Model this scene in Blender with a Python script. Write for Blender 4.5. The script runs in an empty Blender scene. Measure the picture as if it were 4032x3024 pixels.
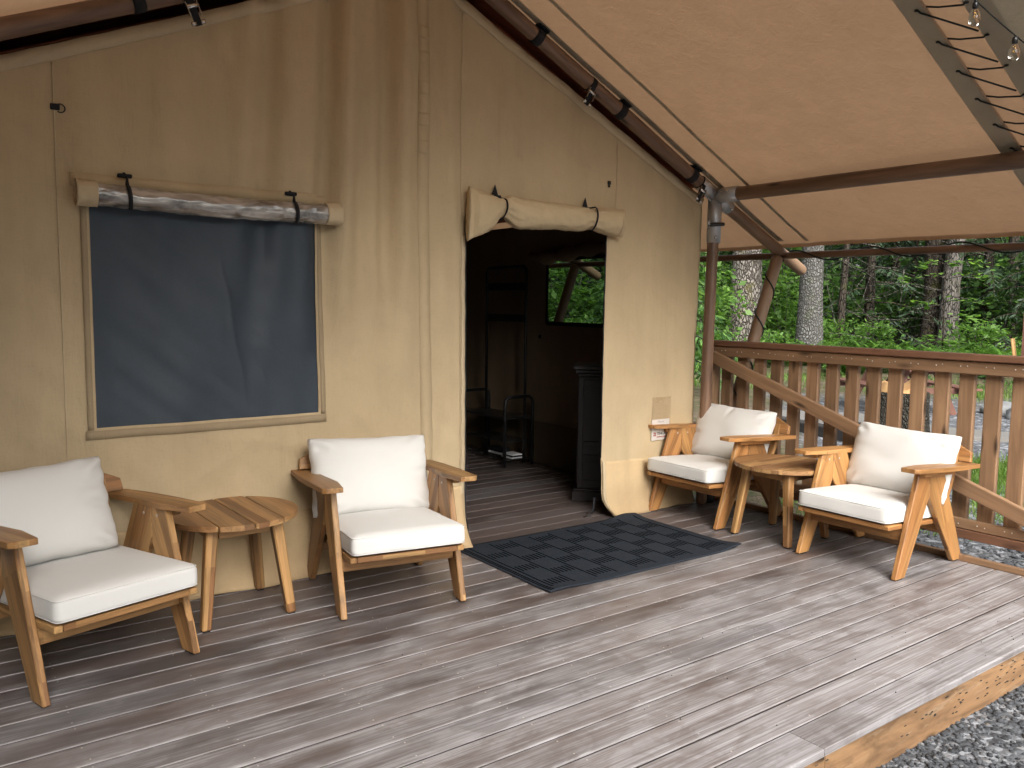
import bpy, bmesh, math, random
import numpy as np
from mathutils import Vector, Matrix, noise

random.seed(7)
rng = np.random.default_rng(11)
sc = bpy.context.scene
COL = sc.collection

# ------------------------------------------------------------------ camera
cam_data = bpy.data.cameras.new('camera')
cam = bpy.data.objects.new('camera', cam_data)
COL.objects.link(cam)
cam_data.sensor_width = 36.0
cam_data.lens = 29.464
cam_data.clip_end = 600
EYE = Vector((0, 0, 1.4625))
cam.matrix_world = Matrix(((0.804902, 0.04676, -0.591563, EYE.x),
                           (-0.593281, 0.084001, -0.8006, EYE.y),
                           (0.012256, 0.995368, 0.095354, EYE.z),
                           (0, 0, 0, 1)))
sc.camera = cam

# ------------------------------------------------------------------ light
SUN_EL, SUN_AZ = math.radians(38), math.radians(204)   # soft light from the open side behind the camera
world = bpy.data.worlds.new('World')
sc.world = world
world.use_nodes = True
wn, wl = world.node_tree.nodes, world.node_tree.links
wn.clear()
w_out = wn.new('ShaderNodeOutputWorld')
w_bg = wn.new('ShaderNodeBackground')
w_sky = wn.new('ShaderNodeTexSky')
w_sky.sky_type = 'NISHITA'
w_sky.sun_disc = False
w_sky.sun_elevation = SUN_EL
w_sky.sun_rotation = SUN_AZ
w_sky.dust_density = 6.0
w_sky.air_density = 1.2
w_sky.ozone_density = 1.0
w_hs = wn.new('ShaderNodeHueSaturation')
w_hs.inputs['Saturation'].default_value = 0.28       # overcast: the blue is veiled by cloud
wl.new(w_sky.outputs[0], w_hs.inputs['Color'])
wl.new(w_hs.outputs[0], w_bg.inputs[0])
w_bg.inputs[1].default_value = 0.12
wl.new(w_bg.outputs[0], w_out.inputs[0])
sun_d = bpy.data.lights.new('sun', 'SUN')
sun_d.energy = 1.5
sun_d.angle = math.radians(50)
sun_d.color = (1.0, 0.97, 0.92)
sun = bpy.data.objects.new('sun', sun_d)
COL.objects.link(sun)
sdir = Vector((math.sin(SUN_AZ) * math.cos(SUN_EL), math.cos(SUN_AZ) * math.cos(SUN_EL), math.sin(SUN_EL)))
sun.rotation_euler = (-sdir).to_track_quat('-Z', 'Y').to_euler()

sc.view_settings.view_transform = 'Standard'
sc.view_settings.look = 'None'
sc.view_settings.gamma = 1.0
sc.view_settings.use_curve_mapping = False
sc.view_settings.exposure = 1.36
sc.render.engine = 'CYCLES'
sc.cycles.max_bounces = 7
sc.cycles.diffuse_bounces = 4
sc.cycles.transmission_bounces = 5
sc.cycles.transparent_max_bounces = 8
sc.cycles.use_denoising = True
sc.cycles.use_adaptive_sampling = True
sc.cycles.adaptive_threshold = .03

# ------------------------------------------------------------------ node helpers
class NT:
    def __init__(self, name):
        self.m = bpy.data.materials.new(name)
        self.m.use_nodes = True
        self.n = self.m.node_tree.nodes
        self.l = self.m.node_tree.links
        self.n.clear()
        self.out = self.n.new('ShaderNodeOutputMaterial')
    def new(self, t, **kw):
        x = self.n.new(t)
        for k, v in kw.items():
            setattr(x, k, v)
        return x
    def link(self, a, b):
        self.l.new(a, b)
    def put(self, sock, v):
        if isinstance(v, bpy.types.NodeSocket):
            self.l.new(v, sock)
        else:
            if sock.type == 'RGBA' and len(v) == 3:
                v = (*v, 1)
            sock.default_value = v
    def coord(self, kind='Object'):
        return self.new('ShaderNodeTexCoord').outputs[kind]
    def attr(self, name, out='Vector'):
        a = self.new('ShaderNodeAttribute', attribute_name=name)
        return a.outputs[out]
    def rand(self):
        return self.new('ShaderNodeObjectInfo').outputs['Random']
    def scale(self, v, s):
        x = self.new('ShaderNodeVectorMath', operation='MULTIPLY')
        self.put(x.inputs[0], v)
        x.inputs[1].default_value = s if hasattr(s, '__len__') else (s, s, s)
        return x.outputs[0]
    def vadd(self, a, b):
        x = self.new('ShaderNodeVectorMath', operation='ADD')
        self.put(x.inputs[0], a)
        self.put(x.inputs[1], b)
        return x.outputs[0]
    def offs(self, v):
        """shift a coordinate by the object's own random number so that copies differ"""
        m = self.math('MULTIPLY', self.rand(), 57.0)
        return self.vadd(v, self.comb(m, m, m))
    def comb(self, a, b, c):
        x = self.new('ShaderNodeCombineXYZ')
        for s, v in zip(x.inputs, (a, b, c)):
            self.put(s, v)
        return x.outputs[0]
    def sep(self, v):
        x = self.new('ShaderNodeSeparateXYZ')
        self.put(x.inputs[0], v)
        return x.outputs
    def math(self, op, a, b=0.0, c=0.0, clamp=False):
        x = self.new('ShaderNodeMath', operation=op, use_clamp=clamp)
        for s, v in zip(x.inputs, (a, b, c)):
            self.put(s, v)
        return x.outputs[0]
    def noise(self, v, scale=5, detail=3, rough=.55, out='Fac', dist=0.0):
        x = self.new('ShaderNodeTexNoise')
        self.put(x.inputs['Vector'], v)
        x.inputs['Scale'].default_value = scale
        x.inputs['Detail'].default_value = detail
        x.inputs['Roughness'].default_value = rough
        x.inputs['Distortion'].default_value = dist
        return x.outputs[out]
    def voro(self, v, scale=5, feature='F1', out='Distance', rnd=1.0):
        x = self.new('ShaderNodeTexVoronoi', feature=feature)
        self.put(x.inputs['Vector'], v)
        x.inputs['Scale'].default_value = scale
        x.inputs['Randomness'].default_value = rnd
        return x.outputs[out]
    def white(self, v, out='Value'):
        x = self.new('ShaderNodeTexWhiteNoise')
        self.put(x.inputs['Vector'], v)
        return x.outputs[out]
    def ramp(self, f, stops):
        x = self.new('ShaderNodeValToRGB')
        self.put(x.inputs[0], f)
        el = x.color_ramp.elements
        while len(el) < len(stops):
            el.new(0.5)
        for e, (p, c) in zip(el, stops):
            e.position = p
            if not hasattr(c, '__len__'):
                c = (c, c, c)
            e.color = (*c[:3], 1)
        return x.outputs[0]
    def mix(self, f, a, b, mode='MIX'):
        x = self.new('ShaderNodeMix', data_type='RGBA', blend_type=mode)
        self.put(x.inputs[0], f)
        self.put(x.inputs[6], a)
        self.put(x.inputs[7], b)
        return x.outputs[2]
    def bump(self, h, strength=.3, dist=.01, normal=None):
        x = self.new('ShaderNodeBump')
        x.inputs['Strength'].default_value = strength
        x.inputs['Distance'].default_value = dist
        self.put(x.inputs['Height'], h)
        if normal is not None:
            self.put(x.inputs['Normal'], normal)
        return x.outputs[0]
    def pbr(self, color, rough=.6, bump=None, metal=0.0, spec=.5, **kw):
        b = self.new('ShaderNodeBsdfPrincipled')
        self.put(b.inputs['Base Color'], color)
        self.put(b.inputs['Roughness'], rough)
        self.put(b.inputs['Metallic'], metal)
        b.inputs['Specular IOR Level'].default_value = spec
        for k, v in kw.items():
            self.put(b.inputs[k], v)
        if bump is not None:
            self.link(bump, b.inputs['Normal'])
        return b.outputs[0]
    def add_translucent(self, shader, color, fac, bump=None):
        t = self.new('ShaderNodeBsdfTranslucent')
        self.put(t.inputs['Color'], color)
        if bump is not None:
            self.link(bump, t.inputs['Normal'])
        m = self.new('ShaderNodeMixShader')
        self.put(m.inputs[0], fac)
        self.link(shader, m.inputs[1])
        self.link(t.outputs[0], m.inputs[2])
        return m.outputs[0]
    def done(self, shader):
        self.link(shader, self.out.inputs['Surface'])
        return self.m

MAT = {}

def make_simple(name, color, rough=.6, metal=0.0, var=.15, scale=20, spec=.5, bump=.1):
    t = NT(name)
    c = t.offs(t.coord())
    f = t.noise(c, scale, 4)
    col = t.mix(f, tuple(x * (1 - var) for x in color), tuple(min(1, x * (1 + var)) for x in color))
    MAT[name] = t.done(t.pbr(col, rough, t.bump(t.noise(c, scale * 6, 3), bump, .003), metal, spec))

def make_acacia(name, light, mid, dark, stave=.034, red=0.0):
    """oiled laminated acacia: staves of differing tone with fine grain along the 'grain' coordinate"""
    t = NT(name)
    g = t.attr('grain')
    s = t.sep(t.offs(g))
    sid = t.math('FLOOR', t.math('DIVIDE', t.math('ADD', s[1], t.math('MULTIPLY', t.noise(t.scale(g, (2, 0, 0)), 1.0, 1), .004)), stave))
    cell = t.comb(sid, t.math('FLOOR', t.math('DIVIDE', s[0], .9)), t.math('FLOOR', t.math('DIVIDE', s[2], .05)))
    wv = t.white(cell)
    wh = t.white(t.vadd(cell, (5.3, 1.7, 9.1)))
    gv = t.vadd(t.scale(t.comb(s[0], s[1], s[2]), (2.2, 34, 34)), t.comb(t.math('MULTIPLY', wv, 31), 0, 0))
    n1 = t.noise(gv, 1.0, 4, .6, dist=.6)
    n2 = t.noise(t.scale(gv, (2.0, 4.0, 4.0)), 1.0, 3, .6)
    base = t.ramp(wv, [(0, dark), (.35, mid), (.75, light), (1.0, tuple(min(1, x * 1.18) for x in light))])
    base = t.mix(t.math('MULTIPLY', wh, .35), base, tuple(x * y for x, y in zip(mid, (1.15, .85, .75))))
    streak = t.ramp(n1, [(.30, .52), (.52, 1.0), (.75, 1.12)])
    col = t.mix(1.0, base, streak, 'MULTIPLY')
    fine = t.ramp(n2, [(.3, .86), (.6, 1.05)])
    col = t.mix(1.0, col, fine, 'MULTIPLY')
    col = t.mix(1.0, col, t.ramp(t.rand(), [(0, .82), (1, 1.15)]), 'MULTIPLY')
    rough = t.ramp(n1, [(.2, .38), (.8, .55)])
    MAT[name] = t.done(t.pbr(col, rough, t.bump(n2, .12, .002), 0, .45))

make_acacia('acacia', (.42, .248, .100), (.33, .182, .070), (.17, .088, .037))
make_acacia('acacia_gold', (.44, .235, .085), (.375, .19, .066), (.27, .128, .045))
make_acacia('acacia_table', (.40, .235, .10), (.29, .160, .068), (.16, .084, .038), .05)

def make_stained(name, light, dark, knots=True, gscale=(1.6, 26, 26), rough=.55, stain=0.0):
    """stained softwood: railing boards and round poles"""
    t = NT(name)
    g = t.offs(t.attr('grain'))
    gv = t.scale(g, gscale)
    n1 = t.noise(gv, 1.0, 4, .6, dist=.8)
    n0 = t.noise(t.scale(g, (1.4, 5, 5)), 1.0, 3)
    col = t.ramp(n1, [(.28, dark), (.7, light)])
    col = t.mix(t.ramp(n0, [(.35, 0.0), (.7, .55)]), col, tuple(x * .62 for x in dark))
    if knots:
        k = t.voro(t.scale(g, (2.3, 9, 9)), 1.0)
        kf = t.ramp(k, [(.05, 1.0), (.17, 0.0)])
        col = t.mix(kf, col, tuple(x * .25 for x in dark))
    if stain:
        sn = t.ramp(t.noise(t.scale(g, (2.2, 9, 9)), 1.0, 5, .7, dist=.7), [(.44, 0.0), (.66, stain)])
        col = t.mix(sn, col, tuple(x * .30 for x in dark))
        bl = t.ramp(t.noise(t.scale(g, (5, 40, 40)), 1.0, 4, .7), [(.55, 0.0), (.75, .5)])
        col = t.mix(bl, col, (.46, .36, .25))
    col = t.mix(1.0, col, t.ramp(t.rand(), [(0, .80), (1, 1.2)]), 'MULTIPLY')
    MAT[name] = t.done(t.pbr(col, rough, t.bump(n1, .18, .003), 0, .4))

make_stained('cedar_stain', (.37, .225, .125), (.205, .118, .066))
make_stained('cedar_rail_top', (.29, .145, .082), (.15, .072, .044))
make_stained('pole_wood', (.29, .175, .11), (.085, .050, .036), gscale=(1.2, 14, 14), rough=.42)
make_stained('pole_fresh', (.30, .19, .115), (.18, .108, .066), gscale=(1.2, 14, 14), rough=.5)
make_stained('fascia_wood', (.40, .235, .115), (.21, .115, .058), gscale=(1.1, 16, 16), rough=.68, stain=.75)
make_stained('red_paint_wood', (.23, .105, .075), (.13, .06, .045), False)
make_stained('cut_wood', (.62, .40, .18), (.42, .20, .07), False, gscale=(2, 12, 12), rough=.7)
make_stained('old_timber', (.06, .055, .05), (.022, .02, .02), False, rough=.8)

def make_deck():
    t = NT('deck_composite')
    o = t.coord()
    geo = t.new('ShaderNodeNewGeometry').outputs['Position']
    r = t.rand()
    rr = t.math('MULTIPLY', r, 61.0)
    v = t.vadd(o, t.comb(rr, rr, 0))
    brown = t.mix(t.noise(t.scale(v, (.9, 7, 7)), 1.0, 3), (.060, .047, .044), (.125, .092, .080))
    grey = t.mix(r, (.125, .124, .130), (.125, .094, .082))
    body = t.mix(t.ramp(t.noise(t.scale(v, (.7, 3, 3)), 1.0, 2), [(.38, 0.0), (.68, .75)]), brown, grey)
    body = t.mix(1.0, body, t.ramp(t.white(t.comb(rr, 0, 0)), [(0, .74), (1, 1.28)]), 'MULTIPLY')
    # brushed pale streaks that follow the board
    st = t.noise(t.scale(v, (1.4, 95, 95)), 1.0, 5, .62, dist=.35)
    st2 = t.noise(t.scale(v, (5.5, 240, 240)), 1.0, 3, .6)
    patch = t.noise(t.scale(geo, (1.0, 2.4, 1)), 1.7, 5, .62)
    patch2 = t.noise(t.scale(v, (2.2, 13, 13)), 1.0, 4, .6, dist=.5)
    # dusty wear grows towards the open edge; stronger light there is painted in too
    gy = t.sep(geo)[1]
    wear_and_light = t.new('ShaderNodeMapRange')
    t.put(wear_and_light.inputs[0], gy)
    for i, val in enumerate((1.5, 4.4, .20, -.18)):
        wear_and_light.inputs[i + 1].default_value = val
    wear = t.math('ADD', t.math('ADD', t.math('MULTIPLY', patch, .62), t.math('MULTIPLY', patch2, .50)), wear_and_light.outputs[0])
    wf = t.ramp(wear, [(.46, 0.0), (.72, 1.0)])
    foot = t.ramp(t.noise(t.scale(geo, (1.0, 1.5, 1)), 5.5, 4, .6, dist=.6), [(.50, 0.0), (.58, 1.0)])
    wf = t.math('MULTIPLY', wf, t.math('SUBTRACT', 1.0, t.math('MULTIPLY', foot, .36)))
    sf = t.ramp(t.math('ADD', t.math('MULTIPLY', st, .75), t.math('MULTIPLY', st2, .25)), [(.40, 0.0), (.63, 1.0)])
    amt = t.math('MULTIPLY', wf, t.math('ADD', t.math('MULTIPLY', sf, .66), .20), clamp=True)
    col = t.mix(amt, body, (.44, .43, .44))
    scr = t.ramp(t.noise(t.scale(v, (3, 300, 300)), 1.0, 2), [(.66, 0.0), (.72, .5)])
    col = t.mix(t.math('MULTIPLY', scr, .7), col, (.40, .36, .35))
    # sky glint along the rounded edges, painted in as a pale line
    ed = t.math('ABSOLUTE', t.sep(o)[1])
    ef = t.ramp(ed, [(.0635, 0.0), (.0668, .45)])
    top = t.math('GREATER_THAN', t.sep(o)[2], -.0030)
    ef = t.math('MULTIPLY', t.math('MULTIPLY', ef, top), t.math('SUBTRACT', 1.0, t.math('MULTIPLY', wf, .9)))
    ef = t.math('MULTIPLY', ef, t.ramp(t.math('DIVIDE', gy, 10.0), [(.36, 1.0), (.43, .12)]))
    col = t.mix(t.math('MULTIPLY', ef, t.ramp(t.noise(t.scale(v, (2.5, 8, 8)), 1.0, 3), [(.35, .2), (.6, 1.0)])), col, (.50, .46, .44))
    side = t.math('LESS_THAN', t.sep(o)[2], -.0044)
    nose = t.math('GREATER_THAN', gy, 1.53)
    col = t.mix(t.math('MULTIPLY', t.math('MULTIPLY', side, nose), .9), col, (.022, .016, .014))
    rough = t.ramp(amt, [(0, .42), (1, .68)])
    MAT['deck_composite'] = t.done(t.pbr(col, rough, t.bump(t.math('ADD', st, t.math('MULTIPLY', st2, .4)), .22, .003), 0, .45))
make_deck()

def make_canvas(name, color, trans, tcol, weave=900, spec=.2):
    t = NT(name)
    c = t.coord()
    big = t.noise(c, 1.6, 4, .6)
    col = t.mix(t.ramp(big, [(.3, 0.0), (.7, 1.0)]), tuple(x * .90 for x in color), tuple(x * 1.06 for x in color))
    st = t.ramp(t.noise(t.scale(c, (6, 6, .7)), 1.0, 4), [(.35, .94), (.65, 1.02)])
    col = t.mix(1.0, col, st, 'MULTIPLY')
    slub = t.math('ADD', t.noise(t.scale(c, (28, 28, 150)), 1.0, 3, .7), t.noise(t.scale(c, (150, 150, 28)), 1.0, 3, .7))
    col = t.mix(1.0, col, t.ramp(slub, [(.72, .97), (1.28, 1.03)]), 'MULTIPLY')
    blot = t.noise(c, 3.1, 5, .7)
    col = t.mix(t.ramp(blot, [(.56, 0.0), (.75, .16)]), col, tuple(x * .62 for x in color))
    low = t.ramp(t.math('ADD', t.sep(c)[2], t.math('MULTIPLY', t.noise(c, 6, 4), .28)), [(.10, .55), (.40, 0.0)])
    col = t.mix(low, col, tuple(x * y for x, y in zip(color, (.60, .55, .52))))
    wv = t.math('ADD', t.noise(t.scale(c, (weave, weave, 60)), 1.0, 1), t.noise(t.scale(c, (60, 60, weave)), 1.0, 1))
    b1 = t.bump(t.noise(c, 7, 5, .65), .16, .02)
    crk = t.math('ADD', t.noise(t.scale(c, (13, 13, 2.0)), 1.0, 4, .65, dist=.8), t.math('MULTIPLY', t.noise(t.scale(t.vadd(c, t.comb(0, 0, 0)), (5, 5, 9)), 1.0, 4, .7, dist=1.2), .6))
    b1 = t.bump(crk, .22, .02, b1)
    bp = t.bump(wv, .08, .001, b1)
    sh = t.pbr(col, .82, bp, 0, spec)
    if trans > 0:
        sh = t.add_translucent(sh, tcol, trans, bp)
    MAT[name] = t.done(sh)

make_canvas('canvas_tan', (.52, .405, .252), .03, (.5, .36, .2))
make_canvas('canvas_hem', (.52, .415, .27), 0, None)
make_canvas('canvas_skirt', (.55, .405, .235), 0, None)
make_canvas('canopy', (.47, .318, .208), .18, (.54, .325, .18), 500)
make_canvas('canopy_olive', (.40, .345, .255), .07, (.4, .32, .22), 500)
make_canvas('canopy_band', (.39, .34, .255), .08, (.3, .25, .16), 500)
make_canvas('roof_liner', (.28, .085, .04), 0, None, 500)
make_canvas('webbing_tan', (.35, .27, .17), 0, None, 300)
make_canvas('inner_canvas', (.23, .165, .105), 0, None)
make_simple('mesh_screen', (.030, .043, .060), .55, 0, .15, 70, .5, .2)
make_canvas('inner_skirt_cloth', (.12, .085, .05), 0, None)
make_simple('black_webbing', (.012, .013, .016), .75, 0, .2, 60, .3, .3)
make_simple('black_metal', (.012, .012, .013), .38, 0, .15, 20, .5, .05)
make_simple('black_lacquer', (.020, .018, .018), .32, 0, .15, 8, .5, .03)
make_simple('buckle_steel', (.62, .62, .63), .25, 1.0, .1, 30, .5, .05)
make_simple('screw_pale', (.55, .5, .45), .45, .3, .1, 30, .5, .05)
make_simple('rubber_black', (.005, .005, .0055), .8, 0, .2, 40)
make_simple('mat_groove', (.0025, .003, .004), 1.0, 0, .1, 40, 0.0, 0)
make_simple('cord_black', (.010, .012, .012), .6, 0, .2, 60, .4, .2)
make_simple('cord_green', (.012, .022, .018), .5, 0, .2, 60, .4, .1)
make_simple('paper_white', (.78, .78, .80), .7, 0, .03, 12)
make_simple('ink_black', (.02, .02, .025), .7)
make_simple('ink_grey', (.30, .30, .36), .7)
make_simple('ink_red', (.40, .05, .06), .7)
make_simple('pale_slab', (.17, .162, .15), .85, 0, .12, 3)
make_simple('moss_rock', (.19, .195, .195), .85, 0, .35, 5)

def make_fabric():
    t = NT('cushion_fabric')
    c = t.offs(t.coord())
    col = t.mix(t.noise(c, 2.5, 4), (.62, .61, .585), (.69, .685, .665))
    speck = t.ramp(t.voro(c, 9), [(.010, .75), (.018, 1.0)])
    col = t.mix(1.0, col, speck, 'MULTIPLY')
    wv = t.math('ADD', t.noise(t.scale(c, (700, 700, 60)), 1.0, 1), t.noise(t.scale(c, (60, 700, 700)), 1.0, 1))
    b = t.bump(t.noise(c, 14, 4, .6), .10, .012)
    MAT['cushion_fabric'] = t.done(t.pbr(col, .9, t.bump(wv, .10, .001, b), 0, .15, **{'Sheen Weight': .15}))
make_fabric()

def make_galv():
    t = NT('galvanised')
    c = t.coord()
    f = t.voro(c, 42, out='Color')
    g = t.noise(c, 16, 4)
    col = t.mix(t.math('MULTIPLY', t.sep(f)[0], .5), t.mix(g, (.34, .35, .37), (.52, .53, .55)), (.44, .45, .47))
    MAT['galvanised'] = t.done(t.pbr(col, t.ramp(g, [(.3, .38), (.7, .58)]), t.bump(g, .1, .003), .85, .5))
make_galv()

def make_vinyl():
    t = NT('clear_vinyl')
    c = t.coord()
    n = t.noise(t.scale(c, (4, 14, 14)), 1.0, 4, .6, dist=1.0)
    b = t.bump(n, .5, .02, t.bump(t.noise(c, 38, 3), .12, .006))
    col = t.mix(t.ramp(n, [(.35, 0.0), (.65, 1.0)]), (.085, .072, .06), (.46, .43, .39))
    MAT['clear_vinyl'] = t.done(t.pbr(col, .06, b, .22, .9, **{'Coat Weight': 1.0, 'Coat Roughness': .04}))
    t = NT('clear_film')
    tr = t.new('ShaderNodeBsdfTransparent')
    tr.inputs[0].default_value = (.97, .955, .93, 1)
    gl = t.new('ShaderNodeBsdfGlossy')
    gl.inputs['Roughness'].default_value = .12
    t.link(t.bump(t.noise(t.coord(), 18, 3), .5, .01), gl.inputs['Normal'])
    m = t.new('ShaderNodeMixShader')
    m.inputs[0].default_value = .07
    t.link(tr.outputs[0], m.inputs[1])
    t.link(gl.outputs[0], m.inputs[2])
    MAT['clear_film'] = t.done(m.outputs[0])
    t = NT('window_mesh_clear')
    tr = t.new('ShaderNodeBsdfTransparent')
    tr.inputs[0].default_value = (.26, .31, .28, 1)
    df = t.new('ShaderNodeBsdfDiffuse')
    df.inputs[0].default_value = (.06, .065, .065, 1)
    m = t.new('ShaderNodeMixShader')
    m.inputs[0].default_value = .25
    t.link(tr.outputs[0], m.inputs[1])
    t.link(df.outputs[0], m.inputs[2])
    MAT['window_mesh_clear'] = t.done(m.outputs[0])
    t = NT('bulb_glass')
    MAT['bulb_glass'] = t.done(t.pbr((1, 1, 1), .02, None, 0, .6, **{'Transmission Weight': 1.0, 'IOR': 1.22}))
    t = NT('filament')
    MAT['filament'] = t.done(t.pbr((.75, .45, .12), .3, None, .8))
make_vinyl()

def make_mat_carpet():
    t = NT('mat_carpet')
    c = t.coord()
    f = t.noise(c, 260, 3, .7)
    g = t.noise(c, 18, 4)
    col = t.mix(t.ramp(f, [(.35, 0.0), (.7, 1.0)]), (.009, .0115, .0155), (.038, .046, .060))
    col = t.mix(t.ramp(g, [(.45, 0.0), (.75, .35)]), col, (.035, .038, .043))
    lint = t.ramp(t.voro(c, 70), [(.035, 1.0), (.06, 0.0)])
    lsel = t.ramp(t.noise(c, 30, 2), [(.62, 0.0), (.66, 1.0)])
    col = t.mix(t.math('MULTIPLY', lint, lsel), col, (.30, .29, .28))
    MAT['mat_carpet'] = t.done(t.pbr(col, .95, t.bump(f, .5, .004), 0, .1))
make_mat_carpet()

def make_ground():
    t = NT('gravel')
    p = t.new('ShaderNodeNewGeometry').outputs['Position']
    cell = t.voro(p, 34, out='Color')
    big = t.voro(p, 15, out='Color')
    d = t.voro(p, 34)
    v = t.sep(cell)[0]
    grey = t.ramp(v, [(0, (.055, .058, .064)), (.5, (.092, .098, .108)), (.85, (.14, .148, .16)), (1, (.22, .22, .225))])
    grey = t.mix(t.ramp(t.sep(big)[1], [(.8, 0.0), (.86, .8)]), grey, (.30, .31, .33))
    dust = t.noise(p, .55, 4)
    grey = t.mix(t.ramp(dust, [(.5, 0.0), (.8, .35)]), grey, (.20, .17, .13))
    # forest floor beyond the gravel lot, and leaf litter along the side of the deck
    s = t.sep(p)
    dd = t.math('ADD', t.math('MULTIPLY', s[0], .8), t.math('MULTIPLY', s[1], .6))
    dd = t.math('ADD', dd, t.math('MULTIPLY', t.noise(p, .45, 4), 5.0))
    ff = t.ramp(t.math('DIVIDE', dd, 40.0), [(.455, 0.0), (.505, 1.0)])
    lit = t.noise(p, 3.2, 5, .7)
    floor = t.ramp(lit, [(.25, (.035, .04, .018)), (.42, (.07, .08, .03)), (.52, (.11, .085, .055)), (.75, (.19, .155, .11))])
    fine = t.ramp(t.voro(p, 22, out='Color'), [(0, .55), (1, 1.35)])
    floor = t.mix(1.0, floor, fine, 'MULTIPLY')
    sx = t.math('SUBTRACT', s[0], 5.0)
    near = t.math('ADD', t.math('ADD', t.math('MULTIPLY', sx, .9), t.math('MULTIPLY', t.noise(p, 1.3, 4), 1.6)), t.math('MULTIPLY', t.math('SUBTRACT', 2.9, s[1]), 1.1))
    nf = t.math('MULTIPLY', t.ramp(near, [(.55, 1.0), (1.0, 0.0)]), t.math('GREATER_THAN', s[0], 4.6))
    f = t.math('MAXIMUM', ff, nf)
    col = t.mix(f, grey, floor)
    h = t.math('SUBTRACT', 1.0, d)
    MAT['gravel'] = t.done(t.pbr(col, .92, t.bump(h, .7, .02), 0, .25))
make_ground()

def make_stone():
    t = NT('pebble')
    a = t.attr('v', 'Fac')
    c = t.coord()
    col = t.ramp(a, [(0, (.035, .037, .041)), (.5, (.068, .072, .08)), (.90, (.105, .111, .121)), (.985, (.19, .19, .195)), (1, (.13, .11, .085))])
    col = t.mix(1.0, col, t.ramp(t.noise(c, 90, 3), [(.3, .8), (.7, 1.15)]), 'MULTIPLY')
    MAT['pebble'] = t.done(t.pbr(col, .85, None, 0, .3))
make_stone()

def make_leaf(name, a, b, c3, trans=.35):
    t = NT(name)
    v = t.attr('v', 'Fac')
    col = t.ramp(v, [(0, a), (.55, b), (1, c3)])
    sh = t.pbr(col, .5, None, 0, .35)
    sh = t.add_translucent(sh, t.mix(1.0, col, (1.5, 1.7, .8), 'MULTIPLY'), trans)
    MAT[name] = t.done(sh)
make_leaf('leaf_bright', (.065, .13, .030), (.115, .22, .050), (.19, .32, .075), .42)
make_leaf('leaf_mid', (.028, .066, .018), (.055, .118, .028), (.105, .195, .045), .38)
make_leaf('leaf_dark', (.020, .042, .018), (.040, .080, .028), (.075, .135, .045), .3)
make_leaf('needle_dark', (.016, .034, .018), (.032, .060, .028), (.06, .10, .045), .12)
make_leaf('needle_tip', (.05, .11, .04), (.09, .19, .055), (.24, .42, .08), .3)
make_leaf('fern_green', (.045, .105, .022), (.085, .18, .032), (.15, .28, .05), .35)
make_leaf('grass_green', (.07, .13, .025), (.11, .20, .035), (.2, .26, .06), .3)

def make_bark(name, light, dark, moss, vs, crack):
    t = NT(name)
    c = t.offs(t.coord())
    w = t.vadd(c, t.scale(t.noise(c, 4, 3, out='Color'), .12))
    v = t.voro(t.scale(w, vs), 1.0, 'DISTANCE_TO_EDGE')
    cell = t.sep(t.voro(t.scale(w, vs), 1.0, out='Color'))[0]
    cr = t.ramp(v, [(.01, 0.0), (crack, 1.0)])
    body = t.mix(cell, light, tuple(x * .62 for x in light))
    body = t.mix(t.ramp(t.noise(c, 30, 4), [(.35, 0.0), (.7, .6)]), body, tuple(min(1, x * 1.25) for x in light))
    col = t.mix(cr, dark, body)
    col = t.mix(t.ramp(t.noise(c, 2.3, 4), [(.56, 0.0), (.72, .55)]), col, moss)
    MAT[name] = t.done(t.pbr(col, .95, t.bump(cr, .9, .05), 0, .15))
make_bark('bark_rough', (.25, .225, .20), (.05, .042, .036), (.16, .15, .05), (14, 14, 6), .20)
make_bark('bark_scaly', (.20, .197, .19), (.085, .08, .073), (.10, .115, .06), (16, 16, 10), .30)
make_bark('bark_grey', (.17, .155, .14), (.04, .036, .032), (.09, .10, .04), (16, 16, 3.5), .13)
make_bark('bark_dark', (.07, .058, .047), (.018, .015, .012), (.07, .075, .02), (14, 14, 4), .12)
make_bark('bark_stump', (.105, .10, .085), (.03, .027, .021), (.13, .13, .03), (40, 40, 18), .5)

# ------------------------------------------------------------------ mesh helpers
def tag(o, label=None, cat=None, group=None, kind=None):
    if label: o['label'] = label
    if cat: o['category'] = cat
    if group: o['group'] = group
    if kind: o['kind'] = kind
    return o

def empty(name, loc=(0, 0, 0), rz=0.0):
    o = bpy.data.objects.new(name, None)
    o.empty_display_size = .1
    COL.objects.link(o)
    o.location = loc
    o.rotation_euler = (0, 0, rz)
    return o

def link(name, me, mat, parent=None, smooth=False):
    if mat is not None and not me.materials:
        me.materials.append(MAT[mat] if isinstance(mat, str) else mat)
    if smooth:
        me.polygons.foreach_set('use_smooth', [True] * len(me.polygons))
    o = bpy.data.objects.new(name, me)
    COL.objects.link(o)
    if parent is not None:
        o.parent = parent
    return o

def set_grain(me, g):
    """store (along, across, thickness) of each vertex for the wood materials"""
    g = Vector(g).normalized()
    up = Vector((0, 0, 1)) if abs(g.z) < .9 else Vector((1, 0, 0))
    a = g.cross(up).normalized()
    b = a.cross(g)
    n = len(me.vertices)
    co = np.empty(n * 3, np.float32)
    me.vertices.foreach_get('co', co)
    co = co.reshape(n, 3)
    off = np.array([random.random() * 7, random.random() * 7, random.random() * 7], np.float32)
    out = np.stack([co @ np.array(g), co @ np.array(a), co @ np.array(b)], 1) + off
    at = me.attributes.new('grain', 'FLOAT_VECTOR', 'POINT')
    at.data.foreach_set('vector', out.astype(np.float32).ravel())

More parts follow.
